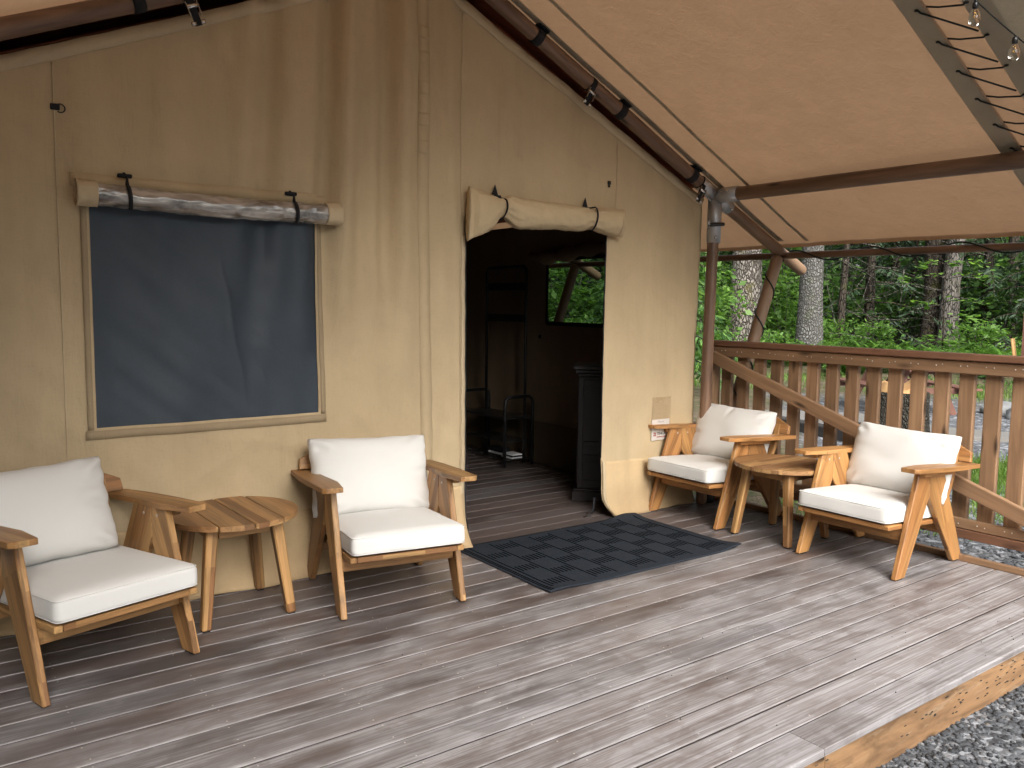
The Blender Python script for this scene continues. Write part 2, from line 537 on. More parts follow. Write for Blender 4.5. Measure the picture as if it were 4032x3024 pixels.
def from_bm(name, bm, mat, parent=None, grain=None, smooth=False, bevel=0.0, seg=1):
    if bevel > 0:
        bmesh.ops.bevel(bm, geom=bm.edges[:], offset=bevel, segments=seg, affect='EDGES', profile=.6, clamp_overlap=True)
    bmesh.ops.recalc_face_normals(bm, faces=bm.faces[:])
    me = bpy.data.meshes.new(name)
    bm.to_mesh(me)
    bm.free()
    if grain is not None:
        set_grain(me, grain)
    return link(name, me, mat, parent, smooth)

def bm_hexa(bm, p):
    v = [bm.verts.new(q) for q in p]
    for f in ((0, 3, 2, 1), (4, 5, 6, 7), (0, 1, 5, 4), (1, 2, 6, 5), (2, 3, 7, 6), (3, 0, 4, 7)):
        bm.faces.new([v[i] for i in f])

def bm_box(bm, x0, x1, y0, y1, z0, z1):
    bm_hexa(bm, [(x0, y0, z0), (x1, y0, z0), (x1, y1, z0), (x0, y1, z0), (x0, y0, z1), (x1, y0, z1), (x1, y1, z1), (x0, y1, z1)])

def box(name, x0, x1, y0, y1, z0, z1, mat, parent=None, grain=(1, 0, 0), bevel=.003, seg=1):
    bm = bmesh.new()
    bm_box(bm, x0, x1, y0, y1, z0, z1)
    return from_bm(name, bm, mat, parent, grain, False, bevel, seg)

def bm_prism(bm, pts, ext):
    """a polygon of 3-D points extruded along ext"""
    ext = Vector(ext)
    a = [bm.verts.new(p) for p in pts]
    b = [bm.verts.new(Vector(p) + ext) for p in pts]
    n = len(a)
    bm.faces.new(a)
    bm.faces.new(b[::-1])
    for i in range(n):
        bm.faces.new((a[i], b[i], b[(i + 1) % n], a[(i + 1) % n]))

def prism(name, pts, ext, mat, parent=None, grain=(1, 0, 0), bevel=.003):
    bm = bmesh.new()
    bm_prism(bm, pts, ext)
    return from_bm(name, bm, mat, parent, grain, False, bevel)

def bm_beam(bm, a, b, w, h, up=(0, 0, 1)):
    """rectangular bar from a to b, w across and h along up"""
    a, b = Vector(a), Vector(b)
    d = (b - a).normalized()
    s = d.cross(Vector(up)).normalized()
    u = s.cross(d)
    s, u = s * w / 2, u * h / 2
    bm_hexa(bm, [a - s - u, a + s - u, a + s + u, a - s + u, b - s - u, b + s - u, b + s + u, b - s + u])

def beam(name, a, b, w, h, mat, parent=None, up=(0, 0, 1), bevel=.003):
    bm = bmesh.new()
    bm_beam(bm, a, b, w, h, up)
    return from_bm(name, bm, mat, parent, Vector(b) - Vector(a), False, bevel)

def bm_tube(bm, path, rad, seg=10, cap=True, close=False):
    path = [Vector(p) for p in path]
    n = len(path)
    rads = rad if hasattr(rad, '__len__') else [rad] * n
    rings = []
    prev = None
    for i, p in enumerate(path):
        if close:
            t = path[(i + 1) % n] - path[i - 1]
        else:
            t = path[min(i + 1, n - 1)] - path[max(i - 1, 0)]
        t.normalize()
        if prev is None:
            ref = Vector((0, 0, 1)) if abs(t.z) < .9 else Vector((1, 0, 0))
            u = t.cross(ref).normalized()
        else:
            u = prev - t * prev.dot(t)
            if u.length < 1e-6:
                u = t.orthogonal()
            u.normalize()
        prev = u
        w = t.cross(u)
        rings.append([bm.verts.new(p + (u * math.cos(6.28318 * k / seg) + w * math.sin(6.28318 * k / seg)) * rads[i]) for k in range(seg)])
    m = n if close else n - 1
    for i in range(m):
        r0, r1 = rings[i], rings[(i + 1) % n]
        for k in range(seg):
            bm.faces.new((r0[k], r0[(k + 1) % seg], r1[(k + 1) % seg], r1[k]))
    if cap and not close:
        bm.faces.new(rings[0][::-1])
        bm.faces.new(rings[-1])

def tube(name, path, rad, mat, parent=None, seg=10, close=False, grain=None):
    bm = bmesh.new()
    bm_tube(bm, path, rad, seg, True, close)
    o = from_bm(name, bm, mat, parent, grain, True)
    return o

def pole(name, a, b, r, mat, parent, seg=18, n=14):
    """round peeled pole: slightly crooked and uneven, with rounded ends"""
    a, b = Vector(a), Vector(b)
    sd = random.random() * 90
    path, rad = [], []
    L = (b - a).length
    d = (b - a) / L
    o = d.orthogonal().normalized()
    q = d.cross(o)
    ts = [0, .012 / L, .03 / L] + [i / n for i in range(1, n)] + [1 - .03 / L, 1 - .012 / L, 1]
    for i, t in enumerate(ts):
        wob = .004
        path.append(a + (b - a) * t + o * wob * noise.noise((t * 3, sd, 0)) + q * wob * noise.noise((t * 3, sd, 5)))
        k = 1 + .05 * noise.noise((t * 4, sd, 9))
        if i in (0, len(ts) - 1):
            k *= .72
        elif i in (1, len(ts) - 2):
            k *= .93
        rad.append(r * k)
    o2 = tube(name, path, rad, mat, parent, seg, grain=d)
    return o2

def grid_mesh(name, nu, nv, fn, mat, parent=None, smooth=True, skip=None):
    vs, fs, idx = [], [], {}
    for j in range(nv + 1):
        for i in range(nu + 1):
            vs.append(fn(i / nu, j / nv))
    for j in range(nv):
        for i in range(nu):
            if skip and skip((i + .5) / nu, (j + .5) / nv):
                continue
            a = j * (nu + 1) + i
            fs.append((a, a + 1, a + nu + 2, a + nu + 1))
    me = bpy.data.meshes.new(name)
    me.from_pydata(vs, [], fs)
    return link(name, me, mat, parent, smooth)

def copy_tree(o, parent=None):
    c = o.copy()
    COL.objects.link(c)
    c.parent = parent
    for ch in list(o.children):
        copy_tree(ch, c)
    return c

def np_mesh(name, co, faces, mat, parent=None, v=None, smooth=False):
    """vertices (n,3), faces (m,k) in numpy; v: one value per vertex kept as attribute 'v'"""
    co = np.asarray(co, np.float32)
    faces = np.asarray(faces, np.int32)
    me = bpy.data.meshes.new(name)
    me.vertices.add(len(co))
    me.vertices.foreach_set('co', co.ravel())
    k = faces.shape[1]
    me.loops.add(faces.size)
    me.loops.foreach_set('vertex_index', faces.ravel())
    me.polygons.add(len(faces))
    me.polygons.foreach_set('loop_start', np.arange(0, faces.size, k, dtype=np.int32))
    me.update(calc_edges=True)
    if v is not None:
        at = me.attributes.new('v', 'FLOAT', 'POINT')
        at.data.foreach_set('value', np.asarray(v, np.float32))
    return link(name, me, mat, parent, smooth)

# ------------------------------------------------------------------ the ground
GZ = -.22
def ground_mesh():
    xs = np.unique(np.concatenate([np.linspace(-300, -8, 12), np.linspace(-8, 34, 106), np.linspace(34, 300, 12)]))
    ys = np.unique(np.concatenate([np.linspace(-300, -8, 12), np.linspace(-8, 30, 96), np.linspace(30, 300, 12)]))
    co = []
    for y in ys:
        for x in xs:
            z = GZ
            d = .8 * x + .6 * y
            if d > 15:
                z += min(1.0, (d - 15) / 12) * .25 * noise.noise((x * .35, y * .35, 2)) + min(.3, max(0, d - 19) * .02)
            # gravel banked against the deck front
            if 1.2 < y < 1.7 and x < 5.2:
                z += .025
            z += .02 * noise.noise((x * .9, y * .9, 0))
            co.append((x, y, z))
    nx = len(xs)
    f = []
    for j in range(len(ys) - 1):
        for i in range(nx - 1):
            a = j * nx + i
            f.append((a, a + 1, a + nx + 1, a + nx))
    o = np_mesh('ground', co, f, 'gravel', smooth=True)
    tag(o, kind='structure')
ground_mesh()

def gz(x, y):
    d = .8 * x + .6 * y
    z = GZ
    if d > 15:
        z += min(1.0, (d - 15) / 12) * .25 * noise.noise((x * .35, y * .35, 2)) + min(.3, max(0, d - 19) * .02)
    return z + .02 * noise.noise((x * .9, y * .9, 0))

# loose stones where the gravel is close enough to see them
def pebbles(name, pts, smin, smax, label):
    ico = bmesh.new()
    bmesh.ops.create_icosphere(ico, subdivisions=1, radius=1)
    base = np.array([v.co[:] for v in ico.verts], np.float32)
    bf = np.array([[v.index for v in f.verts] for f in ico.faces], np.int32)
    ico.free()
    n = len(pts)
    sz = smin + (smax - smin) * rng.random(n) ** 3.2
    sx, sy, szz = sz * (1 + .5 * rng.random(n)), sz * (.8 + .4 * rng.random(n)), sz * (.5 + .3 * rng.random(n))
    an = rng.random(n) * 6.283
    jit = 1 + .30 * (rng.random((n, len(base), 1)) - .5)
    P = base[None] * jit * np.stack([sx, sy, szz], 1)[:, None, :]
    c, s = np.cos(an)[:, None], np.sin(an)[:, None]
    X = P[..., 0] * c - P[..., 1] * s
    Y = P[..., 0] * s + P[..., 1] * c
    co = np.stack([X + pts[:, 0:1], Y + pts[:, 1:2], P[..., 2] + pts[:, 2:3] + szz[:, None] * .4], -1).reshape(-1, 3)
    f = (bf[None] + (np.arange(n) * len(base))[:, None, None]).reshape(-1, 3)
    v = np.repeat(rng.random(n), len(base))
    o = np_mesh(name, co, f, 'pebble', v=v, smooth=True)
    tag(o, label, 'gravel', kind='stuff')

n = 14000
px = rng.uniform(2.0, 5.6, n)
py = 1.56 - rng.random(n) ** 1.3 * 1.1
gg = np.array([[x, y, gz(x, y) + (.025 if (1.2 < y < 1.7 and x < 5.2) else .004)] for x, y in zip(px, py)])
pebbles('gravel_stones', gg, .002, .013, 'loose grey gravel stones in front of the deck edge')
n = 5200
px = rng.uniform(5.02, 7.2, n)
py = rng.uniform(1.4, 4.2, n)
keep = (py < 2.75 + .45 * rng.standard_normal(n))
px, py = px[keep], py[keep]
gg = np.array([[x, y, gz(x, y)] for x, y in zip(px, py)])
pebbles('gravel_stones', gg, .004, .028, 'grey and white pebbles on the ground beside the railing')

# pale stone path and sleepers across the gravel lot
def flat_poly(name, pts, h, mat, kind=None):
    bm = bmesh.new()
    bm_prism(bm, [(x, y, GZ - .06) for x, y in pts], (0, 0, .06 + h))
    o = from_bm(name, bm, mat, None, (1, 0, 0), False, .01)
    if kind: tag(o, kind=kind)
    return o
flat_poly('path', [(10.55, 7.45), (11.15, 6.75), (11.05, 6.1), (10.85, 5.5), (11.45, 4.75), (13.2, 2.6), (13.75, 2.85), (11.95, 5.1), (11.75, 5.75), (12.0, 6.5), (12.15, 7.25), (10.9, 8.6), (10.3, 8.3)], .045, 'pale_slab', 'structure')

# ------------------------------------------------------------------ the deck
BP = .1441          # board pitch
Y0 = 1.511          # nose of the deck
DX0, DX1 = -1.3, 4.955
deck = empty('deck', (0, 0, 0))
tag(deck, kind='structure')

def plank_mesh(name, L, w):
    """a board centred on its own origin, top at z=0, arrises rounded"""
    bm = bmesh.new()
    h = w / 2
    prof = [(-h, -.025), (h, -.025), (h, -.0045), (h - .0015, -.0015), (h - .0045, 0), (-h + .0045, 0), (-h + .0015, -.0015), (-h, -.0045)]
    bm_prism(bm, [(-L / 2, y, z) for y, z in prof], (L, 0, 0))
    bmesh.ops.recalc_face_normals(bm, faces=bm.faces[:])
    me = bpy.data.meshes.new(name)
    bm.to_mesh(me)
    bm.free()
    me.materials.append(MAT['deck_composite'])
    return me

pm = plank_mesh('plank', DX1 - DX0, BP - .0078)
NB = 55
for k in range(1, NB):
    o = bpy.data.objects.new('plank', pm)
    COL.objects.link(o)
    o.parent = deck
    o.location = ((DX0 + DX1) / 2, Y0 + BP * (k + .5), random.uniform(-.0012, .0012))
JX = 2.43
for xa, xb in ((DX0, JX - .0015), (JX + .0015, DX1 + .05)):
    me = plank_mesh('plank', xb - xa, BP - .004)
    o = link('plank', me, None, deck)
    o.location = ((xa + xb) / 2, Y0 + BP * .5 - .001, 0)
# pale screw heads in pairs on each joist line
bm = bmesh.new()
for k in range(1, 19):
    for j in range(-3, 11):
        x = .44 + .431 * j
        for s in (-1, 1):
            if random.random() < .12:
                continue
            c = Vector((x + random.uniform(-.008, .008), Y0 + BP * (k + .5) + s * .047 + random.uniform(-.004, .004), .0012))
            vs = [bm.verts.new(c + Vector((.0034 * math.cos(a), .0034 * math.sin(a), 0))) for a in [i * 1.0472 for i in range(6)]]
            bm.faces.new(vs)
o = from_bm('screw_heads', bm, 'screw_pale', deck)
tag(o, kind='stuff')
# grit lying on the boards
bm = bmesh.new()
for i in range(150):
    x, y = random.uniform(1.5, 4.9), 1.55 + 1.9 * random.random() ** 1.6
    if x < 3 and random.random() < .6:
        continue
    r = random.uniform(.001, .0028)
    bmesh.ops.create_icosphere(bm, subdivisions=1, radius=r, matrix=Matrix.Translation((x, y, r * .6 + .001)))
o = from_bm('grit', bm, 'pebble', deck)
tag(o, kind='stuff')
# framing: fascia below the nose board, side rim, raised edge strip
fz = empty('deck_skirt', (0, 0, 0))
box('fascia_board', DX0, JX + .02, Y0 + .012, Y0 + .05, -.265, -.027, 'fascia_wood', deck, bevel=.004)
box('fascia_board', JX + .024, DX1 + .03, Y0 + .014, Y0 + .05, -.265, -.027, 'fascia_wood', deck, bevel=.004)
bpy.data.objects.remove(fz)
box('rim_board', DX1 + .002, DX1 + .04, Y0 + .052, 9.5, -.265, -.003, 'cedar_stain', deck, (0, 1, 0), .004)
box('edge_strip', 4.958, 4.996, Y0 + .02, 4.16, -.001, .034, 'cedar_stain', deck, (0, 1, 0), .003)
# incised treatment marks on the fascia
bm = bmesh.new()
for i in range(130):
    x = random.choice((random.uniform(1.9, 2.5), random.uniform(2.9, 4.4), random.uniform(3.6, 4.9)))
    z = random.uniform(-.15, -.05)
    bm_box(bm, x, x + .014, Y0 + .0105, Y0 + .0135, z, z + .0022)
o = from_bm('incision_marks', bm, 'old_timber', deck, (1, 0, 0))
tag(o, kind='stuff')

# ------------------------------------------------------------------ the tent
WY = 4.18
AX, AZ = 2.435, 3.303            # gable apex of the front wall
XL, XR = .13, 4.775
def rake(x):
    return AZ - .415 * (AX - x) if x < AX else AZ - .455 * (x - AX)

WIN = (.728, 1.806, .874, 1.90)
DOOR = (2.738, 3.858, -.01, 1.985)

CREASE = [(1.28, 2.9, 1.50, 2.02, .016, .03), (1.36, 2.55, 1.42, 2.02, .012, .025), (1.62, 2.95, 1.70, 2.05, .018, .04), (1.02, 2.6, 1.06, 2.03, .010, .025),
          (1.95, 3.0, 1.90, 1.5, .022, .05), (2.20, 3.1, 2.12, 1.3, .020, .05), (2.30, 3.1, 2.62, 2.2, .022, .05), (.70, 2.5, .72, 1.0, .010, .03), (.52, 2.3, .50, .8, .012, .04),
          (1.2, .80, 2.1, .62, .012, .03), (1.5, .78, 1.05, .52, .010, .03), (1.9, .95, 2.35, .55, .012, .03), (2.05, .85, 2.25, .45, .012, .03), (2.58, 1.05, 2.50, .55, .014, .03),
          (2.60, .9, 2.68, .5, .010, .025), (2.95, 2.75, 2.93, 2.2, .010, .03), (3.64, 2.6, 3.64, 2.15, .010, .03), (4.05, .86, 4.7, .70, .010, .03), (4.0, .95, 4.3, .62, .008, .03), (4.2, .3, 4.7, .12, .014, .03), (3.95, .33, 4.25, .10, .012, .03)]
def wall_x(x, z):
    """the right door edge is cut round at its foot"""
    if z < .17 and DOOR[1] - .002 <= x < DOOR[1] + .3:
        return x + .095 * (1 - max(z, 0) / .17) ** 2 * (1 - (x - DOOR[1]) / .3)
    return x

def wall_y(x, z):
    """drape of the canvas front wall: folds, billow and the flared foot"""
    y = 0.0
    # gathered vertical folds below the apex
    w = math.exp(-((x - 2.05) / .62) ** 2) * min(1, max(0, (z - 1.0) / .9))
    if x > 2.62:
        w *= max(0, 1 - (x - 2.62) / .12)
    xs = x + (z - 2.6) * .10 * (x - 2.2)
    y += w * .036 * (math.sin(xs * 21 + 1.2 * noise.noise((x * 1.5, z * .5, 3))) + .6 * math.sin(xs * 37 + 1.0))
    y += .016 * noise.noise((x * 1.2, z * .8, 1)) + .014 * noise.noise((x * 5.2, z * .6, 4)) + .007 * noise.noise((x * 9, z * 1.3, 8))
    # diagonal tension creases around window and door
    c = (x * .8 + z) * 9
    y += .006 * noise.noise((c, (x - z) * 1.1, 6))
    for (xa, za, xb, zb, am, w_) in CREASE:
        dx, dz = xb - xa, zb - za
        L2 = dx * dx + dz * dz
        t = ((x - xa) * dx + (z - za) * dz) / L2
        if -.05 < t < 1.05:
            dd = ((x - xa) * dz - (z - za) * dx) / math.sqrt(L2)
            if abs(dd) < .2:
                y -= am * math.exp(-abs(dd) / w_) * max(0, math.sin(max(0, min(1, t)) * math.pi)) ** .6
    # billow over the window panel
    if 0.6 < x < 1.95:
        y += -.010 * math.sin((x - .6) / 1.35 * math.pi)
    if z < .16:
        t = 1 - max(z, 0) / .16
        y -= .045 * t * t * (1 + .8 * noise.noise((x * 2.6, 0, 7)))
    if z < .45:
        y -= .014 * math.sin(x * 5 + 2 * noise.noise((x * 2, 1, 1))) * (1 - max(z, 0) / .45)
    # door edges curl a little
    if abs(x - DOOR[1]) < .22 and z < .42 and x > DOOR[1] - .01:
        k = (1 - (x - DOOR[1]) / .22)
        y -= .022 * k * max(0, 1 - z / .42) ** 1.5
    if abs(x - DOOR[0]) < .15 and z < .30 and x < DOOR[0] + .01:
        k = (1 - (DOOR[0] - x) / .15)
        y -= .06 * k * max(0, 1 - z / .30) ** 1.5
    return WY + y

tent = empty('safari_tent', (2.45, WY, 0))
tag(tent, 'large tan canvas tent with open doorway and dark mesh window', 'tent')
tent.location = (0, 0, 0)

def axis(lo, hi, step, marks):
    a = list(np.arange(lo, hi + 1e-6, step))
    a = [v for v in a if all(abs(v - m) > step * .45 for m in marks)]
    return sorted(a + [m for m in marks if lo <= m <= hi] + [lo, hi])

def build_wall():
    xs = sorted(set(axis(XL, XR, .021, [WIN[0], WIN[1], DOOR[0], DOOR[1], XL, XR])))
    z1 = 2.06
    zs = sorted(set(axis(.002, z1, .022, [WIN[2], WIN[3], DOOR[3], .002, z1])))
    NT_ = 46
    vs, fs = [], []
    nx = len(xs)
    for z in zs:
        for x in xs:
            vs.append((wall_x(x, z), wall_y(x, z), z))
    for j in range(1, NT_ + 1):
        for x in xs:
            z = z1 + (rake(x) - z1) * j / NT_
            vs.append((x, wall_y(x, z), z))
    rows = len(zs) + NT_
    for j in range(rows - 1):
        for i in range(nx - 1):
            if j < len(zs) - 1:
                cx, cz = (xs[i] + xs[i + 1]) / 2, (zs[j] + zs[j + 1]) / 2
                if WIN[0] < cx < WIN[1] and WIN[2] < cz < WIN[3]:
                    continue
                if DOOR[0] < cx < DOOR[1] and cz < DOOR[3]:
                    continue
            a = j * nx + i
            fs.append((a, a + 1, a + nx + 1, a + nx))
    me = bpy.data.meshes.new('front_wall')
    me.from_pydata(vs, [], fs)
    o = link('front_wall', me, 'canvas_tan', tent, True)
    m = o.modifiers.new('solid', 'SOLIDIFY')
    m.thickness = .003
    m.offset = 0
    return o
fw = build_wall()

def wall_strip(name, pts, width, off, mat, parent, n=40):
    """a band of cloth lying on the front wall along a polyline of (x,z)"""
    P = [Vector((p[0], 0, p[1])) for p in pts]
    segs = []
    L = sum((P[i + 1] - P[i]).length for i in range(len(P) - 1))
    for i in range(len(P) - 1):
        k = max(2, int(n * (P[i + 1] - P[i]).length / L))
        for j in range(k):
            segs.append(P[i].lerp(P[i + 1], j / k))
    segs.append(P[-1])
    bm = bmesh.new()
    rows = []
    for i, p in enumerate(segs):
        t = (segs[min(i + 1, len(segs) - 1)] - segs[max(i - 1, 0)]).normalized()
        nrm = Vector((-t.z, 0, t.x)) * width / 2
        r = []
        for q in (p - nrm, p, p + nrm):
            r.append(bm.verts.new((wall_x(q.x, q.z), wall_y(q.x, q.z) - off, q.z)))
        rows.append(r)
    for a, b in zip(rows, rows[1:]):
        for k in range(2):
            bm.faces.new((a[k], a[k + 1], b[k + 1], b[k]))
    o = from_bm(name, bm, mat, parent, None, True)
    m = o.modifiers.new('solid', 'SOLIDIFY')
    m.thickness = .0022
    return o

# hems along both rakes, seams, the flat velcro flap at the centre
wall_strip('rake_hem', [(XL, rake(XL) - .03), (AX - .01, AZ - .032)], .062, .005, 'canvas_hem', tent, 60)
wall_strip('rake_hem', [(AX + .01, AZ - .032), (XR, rake(XR) - .03)], .062, .006, 'canvas_hem', tent, 60)
for x, za, zb in ((.605, .02, rake(.605) - .07), (2.703, .02, rake(2.703) - .07), (3.93, 2.08, rake(3.93) - .07)):
    wall_strip('seam', [(x, za), (x, zb)], .006, .0035, 'canvas_hem', tent, 70)
wall_strip('centre_flap', [(2.475, .37), (2.44, 3.16)], .075, .0022, 'canvas_tan', tent, 70)
for z in (2.30, 2.45, 2.62, 2.78, 2.92):
    wall_strip('flap_tab', [(2.45, z), (2.448, z + .07)], .066, .0040, 'canvas_tan', tent, 6)
# lower skirt lapped over the wall
def skirt(xa, xb, zt):
    def fn(u, v):
        x = xa + (xb - xa) * u
        z = .0 + zt * v + (.012 * noise.noise((x * 2, 3, 3)) if v > .98 else 0)
        return (wall_x(x, z), wall_y(x, z) - .007 - .010 * (1 - v) - .006 * math.sin(v * 3.1) * noise.noise((x * 3, z * 3, 5)), z + .004)
    o = grid_mesh('skirt', int((xb - xa) / .03), 18, fn, 'canvas_skirt', tent)
    m = o.modifiers.new('solid', 'SOLIDIFY')
    m.thickness = .002
skirt(3.862, XR + .002, .385)
skirt(XL, 2.734, .36)
wall_strip('door_hem', [(2.722, .10), (2.722, 1.86)], .030, .006, 'canvas_hem', tent, 50)
wall_strip('door_hem', [(3.872, .04), (3.872, .40)], .024, .014, 'canvas_hem', tent, 20)
bm = bmesh.new()
for i in range(46):
    pass
tube('zipper', [(2.742, wall_y(2.735, z) - .002, z) for z in np.linspace(.10, 1.95, 26)], .006, 'black_webbing', tent, 6)
tube('zipper', [(3.856, wall_y(3.862, z) - .001, z) for z in np.linspace(.42, 1.95, 22)], .005, 'black_webbing', tent, 6)

# window: dark mesh panel with creases, webbing frame
def win_fn(u, v):
    x = WIN[0] - .012 + (WIN[1] - WIN[0] + .024) * u
    z = WIN[2] - .012 + (WIN[3] - WIN[2] + .024) * v
    y = wall_y(x, z) + .006
    e = math.sin(u * math.pi) * math.sin(v * math.pi)
    fold = lambda d, w: math.exp(-abs(d) / w)
    wob = .012 * noise.noise((v * 6, 1, 1))
    y -= .011 * e * fold(u - (.655 - .16 * v + wob), .022)
    y -= .010 * e * fold((u - .78) * .75 + (v - .33) * .66, .016) * math.exp(-((u - .80) / .10) ** 2)
    y += .012 * e * fold((u - .70) - .05 * v, .025) * math.exp(-((v - .85) / .16) ** 2)
    y -= .008 * e * fold((u - .13) * .9 + (v - .8) * -.45, .015) * math.exp(-((v - .80) / .09) ** 2)
    y -= .008 * e * fold((u - .72) * .95 + (v - .22) * .3, .014) * math.exp(-((v - .22) / .09) ** 2)
    y -= e * .014 * noise.noise((u * 3, v * 2.2, 9)) + .006 * e * noise.noise((u * 9 + v * 5, v * 4, 2))
    return (x, y, z)
grid_mesh('window_mesh', 150, 130, win_fn, 'mesh_screen', tent)
wall_strip('window_border', [(.703, 1.93), (.703, .866)], .026, .005, 'webbing_tan', tent)
wall_strip('window_border', [(1.832, .866), (1.832, 1.93)], .026, .005, 'webbing_tan', tent)
wall_strip('window_border', [(.680, .842), (1.848, .842)], .040, .006, 'webbing_tan', tent)
wall_strip('window_header', [(.655, 1.985), (1.872, 1.985)], .058, .007, 'canvas_tan', tent)

# rolled clear window cover
roll = empty('window_roll', (0, 0, 0))
tag(roll, 'rolled up clear vinyl cover with tan cloth ends above the window', 'window cover')
def roll_center(x):
    t = (x - .67) / 1.24
    sag = -.012 * math.sin(t * math.pi)
    return Vector((x, WY - .055, 1.925 - .012 * t + sag))
def roll_shape(x, a, base):
    t = (x - .67) / 1.24
    r = base * (1 + .06 * noise.noise((x * 6, math.cos(a) * 1.4, math.sin(a) * 1.4)))
    r += .0035 * noise.noise((x * 22, math.cos(a) * 4, math.sin(a) * 4)) + .004 * noise.noise((x * 9, a * 2.2, 4)) * (.4 + t)
    return r
def roll_part(name, xa, xb, base, mat, n, close_ends=True):
    bm = bmesh.new()
    seg = 40
    rings = []
    for i in range(n + 1):
        x = xa + (xb - xa) * i / n
        c = roll_center(x)
        rings.append([bm.verts.new(c + Vector((0, math.cos(6.28318 * k / seg), 1.05 * math.sin(6.28318 * k / seg))) * roll_shape(x, 6.28318 * k / seg, base)) for k in range(seg)])
    for a, b in zip(rings, rings[1:]):
        for k in range(seg):
            bm.faces.new((a[k], b[k], b[(k + 1) % seg], a[(k + 1) % seg]))
    return from_bm(name, bm, mat, roll, None, True)
roll_part('vinyl_sheet', .742, 1.838, .049, 'clear_vinyl', 220)
for xa, xb in ((.668, .752), (1.828, 1.912)):
    o = roll_part('cloth_end', xa, xb, .0535, 'canvas_hem', 12)
    o.modifiers.new('solid', 'SOLIDIFY').thickness = .003
# inner coils seen at the open ends
for x in (.680, 1.900):
    pts = []
    for k in range(46):
        a = k * .42
        r = .048 * (1 - k / 58)
        pts.append(roll_center(x) + Vector((0, math.cos(a) * r, math.sin(a) * r)))
    tube('inner_coil', pts, .0022, 'canvas_tan', roll, 5)

def strap_loop(name, c, r, x, parent, tilt=0.0, top=.10, w=.020):
    """flat webbing that hangs from the wall, runs round a roll and back"""
    bm = bmesh.new()
    pts = [(-(r + .0) * .35, top)] + [(-math.cos(a) * (r + .004), math.sin(a) * (r + .004)) for a in np.linspace(math.radians(70), math.radians(-75), 18)]
    rows = []
    for i, (py_, pz_) in enumerate(pts):
        xx = x + tilt * (i / len(pts))
        ww = w * (.45 if i == 0 else 1)
        rows.append([bm.verts.new((xx - ww / 2, c.y + py_, c.z + pz_)), bm.verts.new((xx + ww / 2, c.y + py_, c.z + pz_))])
    for a, b in zip(rows, rows[1:]):
        bm.faces.new((a[0], a[1], b[1], b[0]))
    o = from_bm(name, bm, 'black_webbing', parent, None, True)
    o.modifiers.new('solid', 'SOLIDIFY').thickness = .003
for x, zt in ((.875, 2.012), (1.655, 2.0)):
    c = roll_center(x)
    strap_loop('strap', c, .052, x, roll, .012, zt - c.z - .004, .017)
    box('toggle', x - .032, x + .030, WY - .045, WY - .028, zt - .006, zt + .012, 'black_webbing', roll, bevel=.004)
    box('toggle_loop', x - .006, x + .006, WY - .028, WY - .004, zt - .002, zt + .02, 'black_webbing', roll, bevel=.002)

# rolled door flap
droll = empty('door_roll', (0, 0, 0))
tag(droll, 'rolled up tan canvas door flap tied over the doorway', 'door flap')
def build_door_roll():
    bm = bmesh.new()
    n, seg = 150, 40
    xa, xb = 2.712, 3.945
    rings = []
    for i in range(n + 1):
        t = i / n
        x = xa + (xb - xa) * t
        pinch = .42 * math.exp(-((x - 2.945) / .055) ** 2) + .22 * math.exp(-((x - 3.655) / .05) ** 2)
        rz = .094 - .022 * t
        zc = 2.0 + .012 * t
        if x < 2.92:
            k = (2.92 - x) / .21
            rz += .060 * k
            zc -= .022 * k
        if x > 3.70:
            k = (x - 3.70) / .24
            rz += .020 * k
            zc -= .012 * k
        zc += .030 * math.exp(-((x - 2.97) / .07) ** 2)
        rz *= 1 - pinch
        ry = .072 * (1 - .75 * pinch)
        if t < .03 or t > .975:
            ry *= .55
        sk = 0
        ring = []
        for k in range(seg):
            a = 6.28318 * k / seg
            f = 1 + .10 * noise.noise((x * 7, math.cos(a) * 1.2, math.sin(a) * 1.2))
            near = math.exp(-((x - 2.95) / .16) ** 2) + math.exp(-((x - 3.655) / .12) ** 2)
            f += near * .08 * math.sin(a * 9 + x * 25 + 3 * noise.noise((x * 9, a, 1)))
            f += .055 * noise.noise((x * 17, a * 3, 3)) + .06 * noise.noise((x * 3, a * 5, 7)) + .03 * noise.noise((x * 34, a * 6, 9))
            ring.append(bm.verts.new((x + .012 * math.sin(a + 1) * (1 if t < .05 or t > .95 else 0), WY - .062 + math.cos(a) * ry * f, zc + math.sin(a) * rz * f)))
        rings.append(ring)
    for a, b in zip(rings, rings[1:]):
        for k in range(seg):
            bm.faces.new((a[k], b[k], b[(k + 1) % seg], a[(k + 1) % seg]))
    bm.faces.new(rings[0])
    bm.faces.new(rings[-1][::-1])
    from_bm('cloth', bm, 'canvas_tan', droll, None, True)
build_door_roll()
for x, zt in ((2.925, 2.135), (3.638, 2.118)):
    y0 = WY - .03
    bm = bmesh.new()
    bm_prism(bm, [(x - .022, y0, zt - .028), (x + .022, y0, zt - .028), (x, y0, zt + .034)], (0, .006, 0))
    from_bm('webbing_triangle', bm, 'black_webbing', droll, None, False, .0015)
    box('toggle', x - .014, x + .034, y0 - .016, y0 - .001, zt - .046, zt - .030, 'black_webbing', droll, bevel=.003)
    pz = 2.02 if x < 3 else 2.012
    rr = (.052 if x < 3 else .070)
    pts = [(x, y0 - .006, zt - .04)]
    for a in np.linspace(math.radians(65), math.radians(-80), 14):
        pts.append((x + .02 + .014 * math.sin(a), WY - .062 - math.cos(a) * (.066 if x < 3 else .068), pz + math.sin(a) * (rr + .012)))
    tube('strap', pts, .0055, 'black_webbing', droll, 6)

